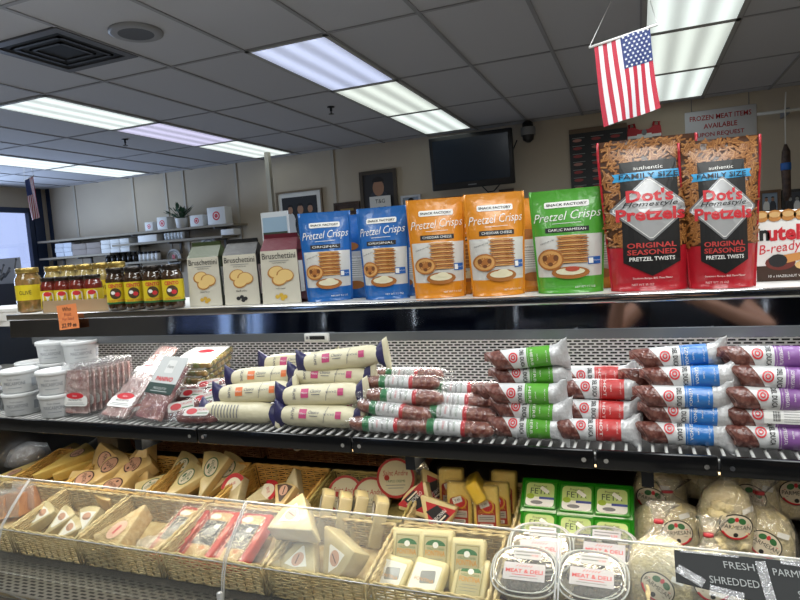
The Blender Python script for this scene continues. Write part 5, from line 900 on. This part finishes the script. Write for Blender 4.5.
def yb(label, h=.112, w=.068, d=.034, face=True):
    t = thing('cheese_block', label, 'cheese', (0, 0, 0), 0, 'yellow blocks with red labels'); MB().rbox(-w/2, w/2, -d/2, d/2, 0, h, .007).build('cheese_body', M_brt if not face else M_yb, t)
    if face:
        A = Art(); W = w*.74; A.rect(-W/2, W/2, h*.06, h*.58, 0, 1, .05); A.ell(0, h*.58, W/2, h*.1, 0, 1, 18, 0, 1, 0, PI); A.ell(.004, h*.56, W*.36, W*.36, 1, 2, 16); A.ell(.004, h*.56, W*.28, W*.28, 2, 3, 16); A.rrect(-.004, h*.6, .026, .016, .002, 3, 4, .35); A.text('7.49', -.004, h*.6, .006, 4, 5, rot=.35)
        A.text('GOUDA', 0, h*.43, .008, 1, 2, fitw=W*.8); A.rect(-W*.44, W*.44, h*.2, h*.36, 5, 2, .05); A.rect(-W*.36, W*.36, h*.3, h*.31, 4, 3, .05); A.rect(-W*.36, W*.36, h*.26, h*.27, 4, 3, .05); A.rrect(0, h*.12, W*.7, h*.08, .002, 3, 2)
        for k in range(8): A.rect(-W*.26+.0033*k, -W*.26+.0033*k+.0016, h*.095, h*.145, 4, 3, .05)
        MB().art(A, lambda u, v, l: (u, -d/2-.0006-.0004*l, v)).build('red_label', [mat('gouda_red', 'B02A26', .35, coat=.4), mat('gouda_gold', 'E0A93A', .35, coat=.4), M_lred, M_wink, M_ink, mat('gouda_grey', 'B9B3AC', .4)], t)
    b = MB(); rnd = random.Random(int(h*1e4)); b.loft([[(x+rnd.uniform(-.002, .002), y+rnd.uniform(-.002, .002), z+rnd.uniform(-.001, .003)) for x, y in ((-w/2-.002, -d/2-.0025), (0, -d/2-.0025), (w/2+.002, -d/2-.0025), (w/2+.002, 0), (w/2+.002, d/2+.002), (0, d/2+.002), (-w/2-.002, d/2+.002), (-w/2-.002, 0))] for z in (-.001, h*.3, h*.6, h*.95, h+.004)], 0); b.build('clear_wrap', M_film2, t); return t
M_yb = wrapc('cheese_gouda', 'F6D46A', 'F9DE80')
a = yb('yellow block with red label, left one of the front pair'); putD(a, 461, 524, -.08, rx=-22, rz=2)
putD(dup(a, label='yellow block with red label, right one of the front pair'), 488, 529, -.08, rx=-22, rz=6)
putD(dup(a, label='plain-sided yellow block tucked behind the right front block'), 499, 525, -.082, rx=-22, rz=8)
putD(dup(a, label='yellow block with red label standing at the back left behind the front pair'), 453, 508, -.07, rx=-18, rz=2)
putD(dup(a, label='yellow block with red label standing at the back right'), 505, 512, -.07, rx=-18, rz=-2)
b = yb('bright yellow block lying on its side between the two back blocks', .1, .058, .034, False); putD(b, 478, 482, .01, rx=55, ry=60, rz=-20)
# --- back row 7: feta packs
def feta(label):
    t = thing('feta_pack', label, 'cheese', (0, 0, 0), 0, 'green feta packs'); w, h, d = .098, .098, .03; gm = mat('feta_green', '1F7A18', .25, coat=.5); MB().rbox(-w/2, w/2, -h/2, h/2, 0, d, .006).build('feta_tray', gm, t)
    b = MB(); b.rbox(-w*.4, w*.4, -h*.36, h*.36, d, d+.006, .003); b.build('raised_lid', mat('feta_lid', '2F8A1C', .3, coat=.5), t); A = Art(); W, Hh = w*.7, h*.62
    A.rrect(0, 0, W, Hh, .01, 0, 1); A.rrect(0, -Hh*.3, W, Hh*.38, .008, 1, 2); A.text('FETA', 0, Hh*.14, .015, 2, 3, w=W*.68, shear=.0); A.text('President', 0, Hh*.36, .006, 2, 3, fitw=W*.5); A.ell(-W*.33, -Hh*.1, W*.14, Hh*.12, 3, 3, 12); A.rect(-W*.02, W*.5, -Hh*.2, -Hh*.1, 4, 3, .05); A.ell(-W*.1, -Hh*.35, W*.22, Hh*.08, 5, 3, 12); A.rrect(W*.16, Hh*.2, W*.34, Hh*.16, .002, 1, 4, -.6)
    MB().art(A, lambda u, v, l: (u, v, d+.0064+.0004*l)).build('feta_label', [mat('feta_lime', 'BCCF86', .3, coat=.4), M_wink, mat('feta_text', '1F3A2A', .4), mat('feta_leaf', '9BB53A', .4), mat('feta_blue', '3F4F9A', .4), M_grey], t); return t
a = None
for (px, py, dz, w_) in ((542, 501, .012, 'back row left'), (578, 505, .012, 'back row middle'), (613, 508, .012, 'back row right'), (541, 533, -.03, 'front row left, half hidden by the guard'), (577, 537, -.03, 'front row middle, half hidden by the guard'), (613, 542, -.03, 'front row right, half hidden by the guard')):
    if a is None: a = feta('green feta pack, '+w_); o = a
    else: o = dup(a, label='green feta pack, '+w_)
    putD(o, px, py, dz, rx=30)
for (px, py, w_) in ((541, 503, 'left'), (577, 507, 'middle'), (612, 510, 'right')): putD(dup(a, label='lower green feta pack hidden under the back row, '+w_), px, py+10, -.03, rx=30)
# --- front row A0, A, B
def clear_lump(label, m, w=.09, d=.06, h=.075, name='cheese_pack', group=None, seed=1):
    t = thing(name, label, 'cheese', (0, 0, 0), 0, group); MB().rbox(-w/2, w/2, -d/2, d/2, 0, h, .008).build('cheese_body', m, t)
    b = MB(); rnd = random.Random(seed); b.grid(lambda u, v: ((u-.5)*(w+.012), -d/2-.004+.003*math.sin(u*17+seed)*math.sin(v*13), v*(h+.02)), 8, 8); b.grid(lambda u, v: ((u-.5)*(w+.012), -d/2-.004+v*(d+.008), h+.004+.003*math.sin(u*14+v*9)), 8, 6); b.build('clear_wrap', film('soft_wrap', 'FFFFFF', .1, .6, .15, 1, 60, .18), t); return t
M_sa = wrapc('cheese_salmon', 'C98A5A', 'D69A6C')
for i, (px, py, lb) in enumerate(((3, 517, 'left'), (17, 515, 'middle'), (32, 507, 'right'))):
    o = clear_lump('salmon-coloured cheese in cloudy wrap, far left front basket, %s' % lb, M_sa, .07, .06, .075, group='salmon-coloured cheeses', seed=i); putD(o, px, py, -.08, rx=-20, rz=10)
def pw(label):
    A = Art(); A.poly([(-.02, -.004), (-.02, .004), (.03, .026), (.034, 0), (.03, -.026)], 5, 1, .05); A.ell(.018, 0, .012, .014, 6, 2, 12); A.text('TALEGGIO', .012, 0, .005, 1, 3, w=.026, rot=-PI/2); return wedge(label, .1, .075, .034, M_whit, A, LMAT, 'small labelled wedges')
a = pw('small labelled wedge at the left of the front row, standing'); putF(a, 45, 523, -.05, (-.05,-.65,.75), (.4,.7,.55))
putF(dup(a, label='small labelled wedge in the middle of its front basket'), 64, 527, -.05, (.0,-.65,.75), (.35,.7,.55)); putF(dup(a, label='small labelled wedge at the right of its front basket, rind up'), 91, 527, -.05, (.1,-.65,.75), (-.2,.7,.65)); putF(dup(a, label='small labelled wedge low between the other two, front edge'), 72, 537, -.065, (0,-.6,.8), (.5,.6,.5))
A = Art(); A.ell(.02, 0, .03, .024, 6, 1, 16); A.rect(.006, .034, -.004, .004, 2, 2, .05)
a = wedge('thick crumbly pale wedge alone in its basket', .14, .125, .05, mat('crumbly_cheese', 'CDB07C', .6, bump=.6, bscale=60, noise='DCC79C', nscale=60), A, LMAT); putF(a, 132, 537, -.055, (-.05,-.42,.9), (-.25,-.85,-.4), 1.08)
a = clear_lump('small pale cheese pack lying between thick wedge and red trays', M_whit, .07, .05, .03); putD(a, 153, 552, -.08, rz=30)
# --- front row C: red trays
def red_tray(label):
    t = thing('red_cheese_tray', label, 'cheese', (0, 0, 0), 0, 'red trays of sliced cheese'); w, h, d = .095, .16, .03; rt = mat('tray_red', 'C63E2C', .3, coat=.5, bump=.2, bscale=30)
    b = MB(); b.rbox(-w/2, w/2, -h/2, h/2, 0, d, .005); b.build('tray_body', rt, t); MB().rbox(-w*.33, w*.33, -h*.43, h*.43, d-.006, d+.004, .004).build('cheese_slab', wrapc('slab', 'D3AE6E'), t)
    A = Art(); A.rect(-w*.35, w*.35, -h*.2, h*.26, 0, 1, .03); A.ell(0, h*.05, w*.24, h*.1, 1, 2, 16); A.ell(w*.12, h*.14, w*.1, h*.05, 2, 3, 12); A.text('PARTY TRAY', 0, h*.04, .009, 2, 3, fitw=w*.4); A.ell(-w*.15, h*.33, w*.2, h*.05, 4, 2, 12); A.ell(w*.12, -h*.25, w*.1, h*.04, 3, 2, 12)
    MB().art(A, lambda u, v, l: (u, v, d+.0046+.0004*l)).build('tray_label', [mat('tray_dark', '2A2A2E', .35, coat=.4), M_grey, M_wink, mat('tray_orange', 'D9822F', .4), M_wink], t)
    MB().grid(lambda u, v: ((u-.5)*(w-.004), (v-.5)*(h-.004), d+.0085+.002*math.sin(u*21+v*9)*math.sin(v*17)), 10, 14).build('clear_film', M_film2, t); return t
a = red_tray('red tray pack, leftmost of the three in the front basket'); putD(a, 182, 539, -.06, rz=-6, rx=14, s=1.08)
putD(dup(a, label='red tray pack, middle of the three in the front basket'), 214, 543, -.057, rz=-5, rx=14, ry=-4, s=1.08); putD(dup(a, label='red tray pack, rightmost of the three beside the white wedges'), 247, 547, -.054, rz=-4, rx=14, ry=-6, s=1.08)
# --- front row D: big white wedges and the four slices behind
def bw(label, L=.15, wd=.15, th=.055): return wedge(label, L, wd, th, M_whit, tri_label(L*.8, wd*.7, 5, 6), LMAT, 'big white wedges')
a = bw('big white wedge lying on top of the heap with its label tilted to the front'); putF(a, 305, 531, .015, (-.12,-.5,.86), (-.75,.4,.1), .92)
putF(dup(a, label='big white wedge under the topmost one, at the front left'), 308, 562, -.06, (0,-.6,.8), (0,-.85,-.5), .9)
putF(dup(a, label='big white wedge with long layered side at the front right'), 348, 553, -.04, (-.55,-.6,.6), (.55,-.6,-.45), .95)
putF(dup(a, label='big white wedge standing on edge at the left under the heap'), 283, 562, -.06, (-.6,-.6,.5), (.1,-.8,-.5), .8)
def sl(label):
    return wedge(label, .105, .08, .026, M_whit, tri_label(.1, .08, 1, 5), LMAT, 'cream slices standing in a row', 'cheese_slice', rind=M_pale)
a = sl('cream cheese slice standing upright, leftmost of the four'); POS = [(331, 516, 'leftmost'), (348, 519, 'second from the left'), (364, 518, 'third from the left'), (384, 524, 'rightmost')]
for i, (px, py, lb) in enumerate(POS): o = a if i == 0 else dup(a, label='cream cheese slice standing upright, %s of the four' % lb); putF(o, px, py-1, -.02, (-.85,-.5,.12), (.12,.3,.95), 1.25)
# --- front row E: fontina blocks
def font(label, white=False):
    t = thing('fontina_block', label, 'cheese', (0, 0, 0), 0, 'fontina blocks'); w, h, d = .082, .128, .036; MB().rbox(-w/2, w/2, -h/2, h/2, 0, d, .008, 0, 3).build('cheese_body', wrapc('fontina', 'D2C594', 'DACFA2'), t); W, Hh = w*.74, h*.78; A = Art()
    if white: A.rrect(0, 0, W*1.1, Hh*.95, .004, 3, 1); A.ell(0, -Hh*.22, W*.22, Hh*.12, 4, 2); A.rrect(W*.1, Hh*.18, W*.6, Hh*.3, .004, 5, 2, .2); A.text('FONTINA', 0, Hh*.1, .008, 2, 3, fitw=W*.8)
    else:
        A.rect(-W/2, W/2, -Hh/2, Hh/2, 0, 1, .05); A.rect(-W*.46, W*.46, -Hh*.47, Hh*.47, 6, 2, .05); A.rect(-W*.44, W*.44, -Hh*.455, Hh*.455, 0, 3, .05); A.ell(0, Hh*.27, W*.4, Hh*.13, 1, 4, 16, 0, 1, 0, PI); A.ell(0, Hh*.28, W*.12, Hh*.07, 3, 5, 10); A.text('FONTINA', 0, Hh*.1, .0125, 2, 4, w=W*.8, bold=.02); A.text('VALDOSTANA', 0, Hh*.2, .006, 1, 4, fitw=W*.7)
        A.rect(-W*.3, W*.3, -Hh*.03, -Hh*.02, 4, 4, .05); A.rect(-W*.35, W*.35, -Hh*.1, -Hh*.09, 4, 4, .05); A.rect(-W*.3, W*.3, -Hh*.17, -Hh*.16, 4, 4, .05); A.ell(0, -Hh*.32, W*.1, W*.1, 2, 4, 12)
    MB().art(A, lambda u, v, l: (u, v, d+.0005+.0004*l)).build('block_label', [mat('fontina_paper', 'B5AE88', .4, coat=.4), M_green, mat('fontina_gold', 'C98A2E', .4), M_wink, M_grey, mat('fontina_silver', 'B9BBBD', .25, .5), mat('fontina_line', '8A7A3E', .4)], t); return t
a = font('fontina block leaning at the back left of its basket'); putD(a, 411, 556, -.05, rx=50, rz=3)
putD(dup(a, label='fontina block leaning at the back, second from the left'), 439, 558, -.05, rx=50, rz=3); putD(dup(a, label='fontina block standing alone at the right, nearest the clear tubs'), 470, 568, -.05, rx=48, rz=2); putD(dup(a, label='fontina block lying low at the front right with only its top showing'), 472, 592, -.075, rx=22, rz=0)
b = font('block with crumpled white label lying at the front left of the fontina basket', True); putD(b, 392, 588, -.07, rx=22, rz=-10); putD(dup(b, label='block with crumpled white label lying right of the other white-labelled one'), 427, 592, -.07, rx=22, rz=-8)
# --- front row F: clear deli tubs
M_tubf = film('tub_plastic', 'FAFAFA', .06, .6, .08, .2, 14, .12); M_olv = mat('dark_olives', '2E2226', .25, coat=.5, noise='4A3438', nscale=70)
def deli(label, seed=1):
    t = thing('deli_tub', label, 'tub', (0, 0, 0), 0, 'clear deli tubs'); w, d, h = .145, .125, .055; rnd = random.Random(seed); b = MB()
    for k in range(46): b.ico((rnd.uniform(-.05, .05), rnd.uniform(-.043, .043), rnd.uniform(.012, .05)), .012, 1, 0, (1, .85, .8), .08, rnd)
    b.build('dark_contents', M_olv, t); b = MB()
    def rr(k, z, e=2.6): return [(math.copysign(abs(math.cos(a))**(2/e), math.cos(a))*w/2*k, math.copysign(abs(math.sin(a))**(2/e), math.sin(a))*d/2*k, z) for a in [2*PI*i/32 for i in range(32)]]
    b.loft([rr(.82, 0), rr(.85, .004), rr(.97, h)], 0, True, (True, False)); b.build('tub_body', M_tubf, t); b = MB(); b.loft([rr(1.0, h-.004), rr(1.02, h), rr(1.0, h+.006), rr(.93, h+.007), rr(.9, h+.012), rr(.8, h+.013)], 0, True, (False, True)); b.build('tub_lid', M_tubf, t)
    b = MB(); b.tube([p for p in rr(1.0, h+.004)]+[rr(1.0, h+.004)[0]], .0022, 5); b.tube([p for p in rr(.91, h+.012)]+[rr(.91, h+.012)[0]], .0016, 5); b.build('lid_rim', M_tubr, t)
    A = Art(); A.rect(-.044, .044, -.03, .012, 0, 1, .05); [A.line(-.018+.006*k, .002, -.013+.006*k, .007, .0012, 1, 2) for k in range(6)]; A.text('MEAT & DELI', 0, -.008, .0095, 1, 2, w=.078, bold=.02); A.rect(-.025, .025, -.018, -.0165, 1, 2, .05); A.rect(-.03, .03, -.024, -.0225, 3, 2, .05); A.rect(-.026, .034, .022, .046, 2, 1, .05); A.rect(-.022, .03, .038, .041, 3, 2, .05); A.rect(-.022, .012, .03, .033, 3, 2, .05); A.text('9.99', .02, .0315, .006, 1, 2)
    MB().art(A, lambda u, v, l: (u, v, h+.0136+.0004*l)).build('shop_label', [mat('label_lilac', 'BFBCC8', .4), M_lred, mat('label_pale', 'BEBEC6', .4), M_grey], t); return t
M_tubr = mat('lid_rim', 'D2D4D6', .15)
a = deli('clear deli tub with red-lettered label, front one beside the fontina'); putD(a, 528, 588, -.045, rx=14, rz=2)
putD(dup(a, label='clear deli tub with red-lettered label, front one beside the parmesan bag'), 594, 594, -.045, rx=14, rz=0); putD(dup(a, label='clear deli tub behind the two front tubs, below the feta packs'), 543, 562, -.04, rx=20, rz=2); putD(dup(a, label='clear deli tub behind the right front tub, mostly hidden'), 606, 567, -.05, rx=16, rz=0)
# --- parmesan bags on the right
M_parm = mat('grated_parmesan', 'E8D9A6', .7, noise='F0E4C0', nscale=45, bump=.8, bscale=120); M_bag = film('deli_bag', 'FFFFFF', .08, .6, .14, 1.0, 34, .07); M_tie = mat('red_tie', 'B2303A', .4)
def parm(label, w=.14, h=.12, d=.075, seed=1, neck=.07, lab=True, labx=0, laby=.5, rot=0, chunk=False):
    t = thing('parmesan_bag', label, 'bagged cheese', (0, 0, 0), 0, 'clear bags of parmesan'); rnd = random.Random(seed); n = 20
    def ring(k, z, off=0, j=.0): return [((math.cos(2*PI*i/n)*w/2*k+off)*(1+rnd.uniform(-j, j)), math.sin(2*PI*i/n)*d/2*k*(1+rnd.uniform(-j, j)), z+rnd.uniform(-j, j)*.02) for i in range(n)]
    zs = [(.86, 0), (.99, .012), (1.0, h*.3), (.95, h*.6), (.8, h*.85), (.45, h*.98)]
    b = MB(); b.loft([ring(k*.95, z+.002, 0, .025) for k, z in zs], 0)
    if chunk:
        for k in range(16): b.ico((rnd.uniform(-.3, .3)*w, -d*.36+rnd.uniform(-.006, .004), rnd.uniform(.1, .85)*h), .02, 1, 0, (1, .6, .8), .15, rnd)
    b.build('grated_cheese', M_parm, t)
    b = MB(); b.loft([ring(k*1.03+.01, z, 0, .03) for k, z in zs]+[ring(.22, h+neck*.25, .0, .1), ring(.13, h+neck*.45, 0, .1), ring(.3, h+neck*.8, .005, .2), ring(.42, h+neck, .008, .25)], 0, True, (True, False)); b.build('clear_bag', M_bag, t)
    MB().lathe([(w*.068, h+neck*.4), (w*.074, h+neck*.45), (w*.068, h+neck*.52)], 12).xf(Matrix.Scale(.75, 4, (0, 1, 0))).build('red_tie', M_tie, t)
    if lab:
        A = Art(); W, Hh = .068, .056; A.ell(0, 0, W/2, Hh/2, 1, 1, 24); A.ell(0, 0, W*.47, Hh*.46, 0, 2, 24); A.ell(0, -Hh*.02, W*.47, Hh*.46, 2, 2.4, 20, 0, 1, PI*1.15, PI*1.85, .86); A.ell(-W*.16, Hh*.24, W*.12, Hh*.11, 3, 3, 12, .5); A.ell(W*.16, Hh*.24, W*.12, Hh*.11, 3, 3, 12, -.5); A.ell(0, Hh*.3, W*.06, Hh*.09, 2, 4, 10); A.text('PARMESAN', 0, 0, .009, 1, 3, w=W*.84); A.rect(-W*.36, W*.36, Hh*.1, Hh*.12, 2, 3, .05); A.rect(-W*.3, W*.3, -Hh*.16, -Hh*.145, 1, 3, .05); A.ell(0, -Hh*.3, .005, .005, 1, 3, 10); A.rrect(.022, Hh*.62, .024, .011, .002, 4, 3, .2)
        c, s = math.cos(rot), math.sin(rot); lx, lz = labx*w, laby*h
        def mp(u, v, l):
            x = lx+u*c-v*s; z = lz+u*s+v*c; k = 1.06*(1.0 if z < h*.35 else max(.4, 1-.5*((z-h*.35)/(h*.65))**2)); q = min(.97, abs(x)/(w/2*k)); return (x, -d/2*k*math.sqrt(1-q*q)*1.0-.0012-.0005*l, z)
        MB().art(A, mp).build('oval_label', [mat('parm_paper', 'DDD3C0', .4, coat=.3), M_ink, M_lred, M_green, M_wink], t)
    return t
PB = [(672, 553, -.08, -28, 4, dict(w=.185, h=.115, seed=1, neck=.05, labx=.06, laby=.45, rot=.1), 'in the front, wide and slumped, right of the feta'), (662, 515, -.05, -18, 8, dict(w=.13, h=.11, seed=2, labx=-.2, laby=.45, rot=-.3, neck=.1), 'behind the wide slumped one, label at its left'),
 (727, 551, -.055, -10, 0, dict(w=.118, h=.16, d=.085, seed=3, labx=.12, laby=.5, rot=-.1, neck=.06, chunk=True), 'tall and chunky in the centre with red tie on top'), (760, 562, -.08, -22, -6, dict(w=.145, h=.12, seed=4, labx=.05, laby=.42, rot=-.45), 'in the front right of the tall chunky one'),
 (752, 522, -.045, -15, 0, dict(w=.12, h=.13, seed=5, labx=-.05, laby=.55, rot=-.5), 'between the tall one and the right edge, at the back'), (790, 515, -.035, -15, 0, dict(w=.13, h=.12, seed=6, labx=.05, laby=.55), 'at the back against the right edge'), (706, 552, -.085, -15, 0, dict(w=.1, h=.1, seed=7, labx=.15, laby=.55, rot=-.4), 'low between the slumped one and the tall one')]
for px, py, h_, rx, rz, kw, lb in PB: putD(parm('clear bag of parmesan '+lb, **kw), px, py, h_, rx=rx, rz=rz)
for i, (px, py, h_, lb) in enumerate([(662, 498, -.03, 'dim one at the back left, top empty and crumpled'), (700, 495, -.035, 'dim one at the back centre with red tie'), (748, 498, -.03, 'dim one at the back behind the tall one'), (790, 500, -.03, 'dim one in the back right corner')]): putD(parm('clear bag of parmesan, '+lb, w=.13, h=.09, seed=11+i, lab=False, neck=.1), px, py, h_, rx=-12)
putD(parm('clear bag of parmesan behind the front guard next to the deli tub', w=.14, h=.15, seed=21, labx=-.05, laby=.4, rot=-.6), 662, 612, -.075, rx=-24, rz=0); putD(parm('clear bag of parmesan half covered by the chalkboard', w=.14, h=.12, seed=22, labx=.0, laby=.5), 712, 612, -.075, rx=-24, rz=0)
# support tray under the parmesan bags, so that the heap slopes to the front
# --- big clear bags in the dark corner at the far left
for i, (px, py) in enumerate(((22, 466),)):
    t = thing('wrapped_loaf', 'large cloudy plastic bag in the dark corner below the shelf left end', 'bag'); putD(t, px, py, -.07, rz=10); rnd = random.Random(i)
    MB().ico((0, 0, .05), .075, 2, 0, (1.1, .8, .62), .05, rnd).xf(Matrix.Diagonal((1.35, 1, .8, 1))).build('pale_contents', mat('pale_contents', '8E867A', .7), t); MB().ico((0, 0, .055), .088, 2, 0, (1.15, .85, .68), .1, rnd).xf(Matrix.Diagonal((1.35, 1, .8, 1))).build('plastic_bag', film('cloudy_bag', 'D8D8DC', .06, .5, .15, 1, 35, .12), t)
# ================================================================== THE AISLE BEHIND THE VIEWER (seen mirrored in the fascia)
t = thing('display_freezer', 'row of glass-door freezers across the aisle, seen mirrored in the dark fascia', 'freezer', (-.6, -1.9, 0)); fx0, fx1, n = -3.9, 3.9, 9; dw = (fx1-fx0)/n
b = MB(); b.box(fx0, fx1, -.8, -.72, 0, 2.1).box(fx0, fx1, -.72, 0, 0, .22).box(fx0, fx1, -.72, 0, 1.92, 2.1).box(fx0, fx0+.05, -.72, 0, .22, 1.92).box(fx1-.05, fx1, -.72, 0, .22, 1.92); b.build('freezer_body', M_black, t)
for k in range(n):
    a = fx0+dw*k; f = MB(); f.box(a+.005, a+.075, 0, .05, .22, 1.92).box(a+dw-.075, a+dw-.005, 0, .05, .22, 1.92).box(a+.075, a+dw-.075, 0, .05, .22, .3).box(a+.075, a+dw-.075, 0, .05, 1.84, 1.92); d = f.build('freezer_door', M_black, t)
    MB().box(a+.075, a+dw-.075, .01, .02, .3, 1.84).build('door_glass', film('freezer_glass', '9FB4CC', .06, .5, .05, 0), d); MB().tube([(a+.1, .05, .9), (a+.1, .085, .93), (a+.1, .085, 1.37), (a+.1, .05, 1.4)], .01, 6).build('door_handle', M_chrome, d)
sh = MB()
for z in (.5, .82, 1.14, 1.46): sh.box(fx0+.05, fx1-.05, -.7, -.06, z, z+.02)
sh.build('freezer_shelves', M_steel, t); MB().box(fx0+.05, fx1-.05, -.715, -.71, .22, 1.92).build('back_liner', mat('freezer_liner', '5C6E88', .6), t)
for k in range(3): area_light('freezer_light', -.6+2.6*(k-1), -1.98, 1.88, 2.4, .1, 9, (.75, .87, 1), (D(35), 0, 0))
rnd = random.Random(9); FC = [mat('frozen_%d' % i, c, .5) for i, c in enumerate(('3A5C94', 'B8B9BE', '5A6D86', '8A5F3C', '2E4D6B', 'A79A7E'))]
# ---- the person taking the picture
def skinned(name, V, E, R, m, parent, sub=2, root=0):
    me = bpy.data.meshes.new(name); me.from_pydata(V, E, []); me.update(); o = bpy.data.objects.new(name, me); C.objects.link(o); o.modifiers.new('skin', 'SKIN')
    sv = me.skin_vertices[0].data if me.skin_vertices else None
    if sv is None: bpy.context.view_layer.objects.active = o; bpy.ops.mesh.customdata_skin_add(); sv = me.skin_vertices[0].data
    for i, r in enumerate(R): sv[i].radius = r if isinstance(r, tuple) else (r, r); sv[i].use_root = (i == root)
    s = o.modifiers.new('sub', 'SUBSURF'); s.levels = sub; s.render_levels = sub
    dg = bpy.context.evaluated_depsgraph_get(); dg.update(); nm = bpy.data.meshes.new_from_object(o.evaluated_get(dg)); bpy.data.objects.remove(o)
    nm.materials.clear(); nm.materials.append(m); nm.polygons.foreach_set('use_smooth', [True]*len(nm.polygons)); q = bpy.data.objects.new(name, nm); C.objects.link(q); q.parent = parent; return q
px_, py_ = .22, -.42
pr = thing('person', 'person in a dark t-shirt raising a phone with both hands, mirrored in the fascia', 'person', (px_, py_, 0))
V, E, R = [], [], []
def vtx(p, r, link=None):
    V.append(p); R.append(r); i = len(V)-1
    if link is not None: E.append((link, i))
    return i
pel = vtx((0, 0, .93), (.15, .11)); wa = vtx((0, .0, 1.1), (.14, .1), pel); ch = vtx((0, 0, 1.27), (.16, .115), wa); nb = vtx((0, 0, 1.41), (.085, .07), ch); nk = vtx((0, .02, 1.48), (.055, .058), nb); hd = vtx((0, .045, 1.58), (.078, .092), nk); ht = vtx((0, .03, 1.68), (.066, .08), hd)
SK = mat('skin', 'B58468', .5)
hands = []
for s in (-1, 1):
    sh_ = vtx((s*.19, 0, 1.385), .06, ch); el = vtx((s*.36, .12, 1.2), .043, sh_); wr = vtx(((-px_)+s*.085, -py_-.1, 1.44), .028, el); pm = vtx(((-px_)+s*.06, -py_-.065, 1.475), (.036, .018), wr); hands.append((s, pm))
    hp = vtx((s*.095, 0, .86), .095, pel); kn = vtx((s*.1, .02, .48), .06, hp); an = vtx((s*.1, -.02, .09), .042, kn); toe = vtx((s*.115, .14, .04), .036, an)
for s, pm in hands:
    b0 = Vector(V[pm])
    for k in range(4):
        L = (.03, .036, .034, .027)[k]; o_ = Vector((-s*.012, .012, .028-.018*k)); a = vtx(tuple(b0+o_), .0095, pm); c = vtx(tuple(b0+o_+Vector((-s*L*.8, .014, .003))), .0085, a); vtx(tuple(b0+o_+Vector((-s*L*1.3, .004, .002))), .0075, c)
    a = vtx(tuple(b0+Vector((-s*.006, -.018, -.006))), .0105, pm); vtx(tuple(b0+Vector((-s*.03, -.014, .016))), .009, a)
skinned('body', V, E, R, SK, pr)
TV = [(0, 0, .9), (0, 0, 1.1), (0, 0, 1.27), (0, 0, 1.4), (-.19, 0, 1.39), (-.275, .06, 1.295), (.19, 0, 1.39), (.275, .06, 1.295)]
skinned('t_shirt', TV, [(0, 1), (1, 2), (2, 3), (2, 4), (4, 5), (2, 6), (6, 7)], [(.175, .13), (.16, .12), (.18, .135), (.1, .085), .075, .066, .075, .066], mat('dark_shirt', '14181F', .8), pr)
skinned('trousers', [(0, 0, .95), (-.095, 0, .84), (-.1, .02, .48), (-.1, -.02, .1), (.095, 0, .84), (.1, .02, .48), (.1, -.02, .1)], [(0, 1), (1, 2), (2, 3), (0, 4), (4, 5), (5, 6)], [(.165, .125), .11, .078, .062, .11, .078, .062], mat('dark_jeans', '232B3A', .8), pr)
MB().ico((0, .015, 1.655), .098, 2, 0, (.88, 1.05, .8)).build('hair', mat('hair', '1E1815', .7), pr)
b = MB(); b.ico((-.032, .128, 1.595), .011, 1).ico((.032, .128, 1.595), .011, 1); b.build('eyes', M_wink, pr); b = MB(); b.prism([(-.014, 1.548), (.014, 1.548), (.006, 1.6), (-.006, 1.6)], .12, .155, 0, True); b.build('nose', SK, pr); b = MB(); b.rbox(-.024, .024, .12, .137, 1.515, 1.527, .004); b.build('mouth', mat('lips', '8A4F48', .5), pr)
for s in (-1, 1): MB().ico((s*.083, .03, 1.585), .03, 1, 0, (.35, .7, 1)).build('ear', SK, pr)
for s in (-1, 1): MB().rbox(s*.115-.05, s*.115+.05, -.1, .19, 0, .09, .03).build('shoe', M_black, pr)
t = thing('phone', 'black phone held up by the person, seen only mirrored', 'phone', (0, 0, 0)); t.matrix_world = cam.matrix_world.copy(); b = MB(); b.rbox(-.075, .045, -.035, .035, .006, .014, .003); b.build('phone_body', M_black, t); MB().box(-.07, .04, -.031, .031, .014, .0145).build('phone_screen', mat('phone_screen', '30343A', .1), t)
# ---- the neighbouring case beyond the left end
t = thing('neighbouring_case', 'lower pale display case beyond the left end of the deli case', 'display case', (-2.2, 1.2, 0)); MB().box(-1.9, 0, 0, .9, 0, 1.02).build('case_body', M_steel, t); MB().box(-1.92, .01, -.01, .92, 1.02, 1.04).build('case_top', M_white, t); MB().box(-1.9, 0, .86, .9, 1.04, 1.34).build('case_back', M_navy, t); MB().box(-1.9, 0, .5, .86, 1.3, 1.32).build('upper_ledge', M_white, t)
for i, (x, y, z, w, c, lb) in enumerate([(-2.42, 1.5, 1.04, .3, M_card, 'tan flat box on the neighbouring case, nearest the tubs'), (-2.6, 1.85, 1.04, .34, M_white, 'white flat box further back on the neighbouring case'), (-2.85, 1.5, 1.04, .3, M_white, 'white flat box farther left on the neighbouring case'), (-2.45, 1.8, 1.32, .3, M_white, 'white flat box on the ledge of the neighbouring case')]):
    q = thing('flat_box', lb, 'box', (x, y, z), .1*i, 'flat boxes on the neighbouring case'); MB().rbox(-w/2, w/2, -.12, .12, 0, .05, .004).build('box_body', c, q); MB().rbox(-w/2-.003, w/2+.003, -.123, .123, .035, .053, .003).build('box_lid', c, q)
for i, (x, y) in enumerate([(-2.33, 1.38), (-2.55, 1.4), (-2.75, 1.36)]):
    q = thing('dark_meat_pack', 'dark wrapped meat pack on the neighbouring case, %s from the right' % ('first', 'second', 'third')[i], 'packaged meat', (x, y, 1.041), .2*i, 'dark meat packs'); MB().ico((0, 0, .03), .07, 2, 0, (1, .8, .42), .06).build('meat_body', mat('dark_meat', '4A2A28', .35, coat=.5, noise='6E4A42', nscale=30), q); MB().rbox(-.085, .085, -.07, .07, 0, .062, .02).build('clear_wrap', M_film2, q)
